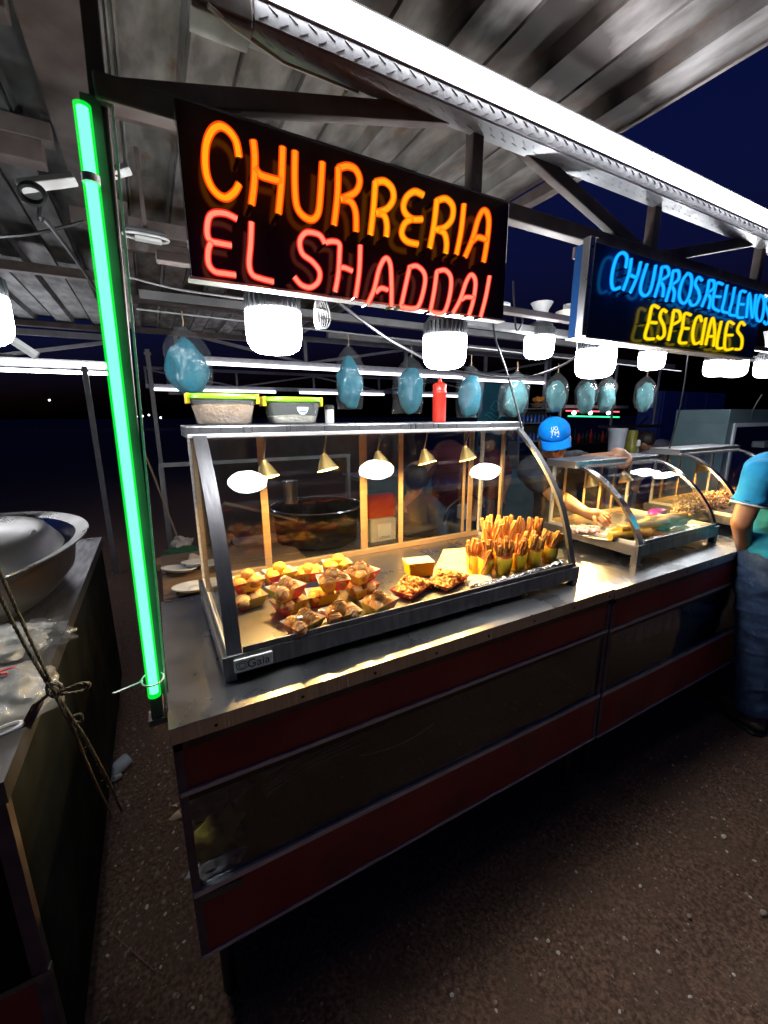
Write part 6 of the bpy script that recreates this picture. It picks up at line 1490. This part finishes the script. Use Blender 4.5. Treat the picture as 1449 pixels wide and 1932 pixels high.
for row, z in enumerate((lerp(a.z, c.z, .45) + .012, c.z + .012)):
    for i in range(9):
        x = lerp(a.x, c.x, i / 8); b = MB(); b.lathe([(.014, 0), (.015, .004), (.015, .06), (.006, .075), (.006, .085)], (x, 3.5, z + .0005), 10); tag(b.build('small_bottle', 'bluebottle', smooth=True), 'small blue bottle in the ' + ('upper', 'lower')[row] + ' row of the dark shelf', 'bottle', ('upper', 'lower')[row] + ' row of small blue bottles')
# far stall with coloured strips and lamps
fs_ = thing('far_stall', Y(1115, 800, 7.0), 'far stall with bottles under a red and a green light line', 'stall')
for (u0, v0, u1, v1, col, nm) in ((1068, 775, 1168, 777, (1, .12, .16), 'red_light_line'), (1072, 785, 1168, 787, (.05, 1, .35), 'green_light_line')):
    b = MB(); b.tube([Y(u0, v0, 7.0), Y(u1, v1, 7.0)], .018, 6); b.build(nm, emit_mat(nm, col, 1.6), fs_)
b = MB(); p, q = Y(1066, 768, 7.05), Y(1185, 775, 7.05); b.box((p.x, 7.05, p.z - .02), (q.x, 7.12, p.z + .05)); b.build('eave_board', 'whitepaper', fs_)
b = MB(); p, q = Y(1060, 835, 7.0), Y(1240, 830, 7.0); b.box((p.x, 7.0, 0), (q.x, 7.5, q.z)); b.build('counter', 'black', fs_)
pieces('post', 'tube_grey', fs_, [((x, 7.13, 0), (x + .05, 7.18, 2.0)) for x in (p.x, q.x)])
for i, u in enumerate((1083, 1114, 1148)):
    b = MB(); b.blob(Y(u, 779, 6.9), .05, 2, 0); tag(b.build('small_lamp', 'led_far', smooth=True), ('left', 'middle', 'right')[i] + ' of the three small white lamps of the far stall', 'lamp')
for i in range(12):
    u = 1085 + i * 7.5; p = Y(u, 834, 6.95); rr = random.Random(i); h = rr.uniform(.22, .38); p.z = Y(1060, 835, 7.0).z * .0 + Y(1240, 830, 7.0).z; p.y = 7.2
    b = MB(); b.lathe([(.045, 0), (.05, .01), (.05, h * .6), (.018, h * .78), (.018, h)], p + Vector((0, 0, .001)), 10); tag(b.build('dark_bottle', 'rubber' if i % 3 else 'ketchup', smooth=True), 'dark bottle in the row on the far stall counter', 'bottle', 'bottles on the far stall counter')
tvs = thing('hanging_shelf', Y(1205, 800, 3.2), 'black hanging shelf with a bunch of utensils below the pointed candy bag', 'shelf'); a, c = Y(1165, 798, 3.2), Y(1250, 806, 3.2)
b = MB(); b.box((a.x, 3.2, c.z), (c.x, 3.45, c.z + .035)); b.build('board', 'rubber', tvs)
pieces('bracket', 'tube_grey', tvs, [((x, 3.3, c.z + .0355), (x + .02, 3.32, 2.17)) for x in (a.x + .03, c.x - .04)])
ut = thing('utensils', Y(1222, 790, 3.25), 'bright bunch of kitchen tongs on the black hanging shelf', 'utensils')
for k in range(5):
    b = MB(); p = Vector((Y(1212, 797, 3.25).x + .012 * k, 3.28, c.z + .04)); b.bar(p, p + Vector((.10 + .01 * k, 0, .07 + .012 * k)), .008, .004); b.build('tong_arm', 'steel', ut)
def vessel(name, u, v0, v1, w, Yv, prof, m, lab, cat, lid=None):
    base = at(u, v1, 'y', Yv); topp = at(u, v0, 'y', Yv); H = topp.z - base.z; W = w / FPX * (base - CAM_O).dot(CAM_F) / 2
    t = thing(name, base, lab, cat); b = MB(); b.lathe([(r_ * W, z * H) for r_, z in prof], base, 24); b.build('body', m, t, smooth=True)
    if lid: b = MB(); b.lathe([(lid[0] * W, H * 1.0 + .0005), (lid[0] * W, H * (1 + lid[1])), (lid[0] * .6 * W, H * (1 + lid[1] * 1.3))], base, 20); b.build('lid', lid[2], t, smooth=True)
    return t, base
vessel('white_bucket', 1160, 808, 862, 31, 2.6, [(.8, 0), (1, .9), (1.06, .92), (1.06, 1)], 'plateware', 'white bucket standing behind the resting hand', 'bucket')
vessel('yellow_jug', 1188, 812, 862, 26, 2.7, [(.85, 0), (.95, .1), (1, .45), (.7, .6), (.7, 1)], 'yellowplastic', 'olive yellow jug right of the white bucket', 'jug')
vessel('spray_bottle', 1200, 842, 872, 14, 2.45, [(1, 0), (1, .55), (.4, .7), (.4, .85)], 'clear_tub', 'clear pump bottle between the yellow jug and the grey shirt', 'bottle', lid=(.5, .3, 'white_plastic'))
t, p = vessel('juice_jar', 1300, 786, 842, 41, 2.5, [(.85, 0), (1, .08), (1, .72), (.8, .88), (.68, .90), (.68, 1)], 'orangejuice', 'large red brown sauce jar with a white tap in front of the blue wall', 'jar', lid=(.75, .14, 'plateware'))
b = MB(); q = at(1313, 812, 'y', 2.40); b.bar(q, q + Vector((.02, -.05, .0)), .03, .02); b.bar(q + Vector((.02, -.05, .02)), q + Vector((.02, -.05, -.03)), .012, .012); b.build('tap', 'white_plastic', t)
jt = thing('jar_table', (3.9, 2.6, 0), 'dark table carrying the bucket, the jug and the sauce jar', 'table')
zt_ = min(at(1160, 862, 'y', 2.6).z, at(1300, 842, 'y', 2.5).z); 
for (u, v_, yv, nm) in ((1160, 862, 2.6, 1), (1188, 862, 2.7, 2), (1300, 842, 2.5, 3), (1200, 872, 2.45, 4)):
    q = at(u, v_, 'y', yv); b = MB(); b.box((q.x - .14, q.y - .09, q.z - .03), (q.x + .14, q.y + .09, q.z - .001)); b.build('riser', 'black', jt)
    b = MB(); b.box((q.x - .03, q.y - .03, 0), (q.x + .03, q.y + .03, q.z - .0305)); b.build('leg', 'tube_grey', jt)
bw = thing('blue_cabinet', Y(1300, 790, 4.4), 'tall blue painted steel cabinet behind the sauce jar', 'cabinet'); a, c = Y(1255, 738, 4.4), Y(1350, 860, 4.4)
for i in range(3):
    w_ = (c.x - a.x) / 3; b = MB(); b.box((a.x + w_ * i + .006, 4.4, .05), (a.x + w_ * (i + 1) - .006, 4.43, a.z)); b.build('door', 'bluewall', bw, bevel=.004)
b = MB(); b.box((a.x, 4.44, .0), (c.x, 4.85, a.z + .01)); b.build('body', 'bluewall', bw)
cb = thing('glass_cabinet', Y(1415, 810, 1.85), 'grey teal box cabinet with white framed window behind the person in turquoise', 'cabinet')
a, c = Y(1381, 772, 1.85), Y(1392, 862, 1.85); X2 = a.x + 1.1
b = MB(); b.box((a.x, 1.86, a.z - .12), (X2, 2.3, a.z)); b.build('top_box', 'tealpaint', cb, bevel=.004)
pieces('white_frame', 'plateware', cb, [((a.x + .10, 1.845, a.z - .155), (X2, 1.8595, a.z - .121)), ((a.x + .10, 1.845, c.z - .4), (a.x + .135, 1.8595, a.z - .1555))])
b = MB(); b.box((a.x, 1.86, c.z - .42), (a.x + .10, 2.3, a.z - .1205)); b.build('side_wall', 'tealpaint', cb)
b = MB(); b.box((a.x + .136, 1.85, c.z - .4), (X2, 1.854, a.z - .156)); b.build('window', 'glass', cb)
b = MB(); b.box((a.x, 1.86, 0), (X2, 2.3, c.z - .4205)); b.build('base', 'tealpaint', cb)
b = MB(); q = Y(1437, 838, 1.95); b.box(q - Vector((.08, .05, .03)), q + Vector((.4, .05, .03))); b.build('inner_tray', 'plateware', cb)
b = MB(); q = Y(1372, 826, 2.3); b.blob(q, (.08, .05, .05), 3, .3, 2, 3); tag(b.build('red_cloth', 'redplastic', smooth=True), 'red cloth bundle left of the grey teal cabinet', 'cloth')
for o in list(bpy.data.objects):
    if o.name.startswith('red_cloth'): o.location = (0, 0, 0)
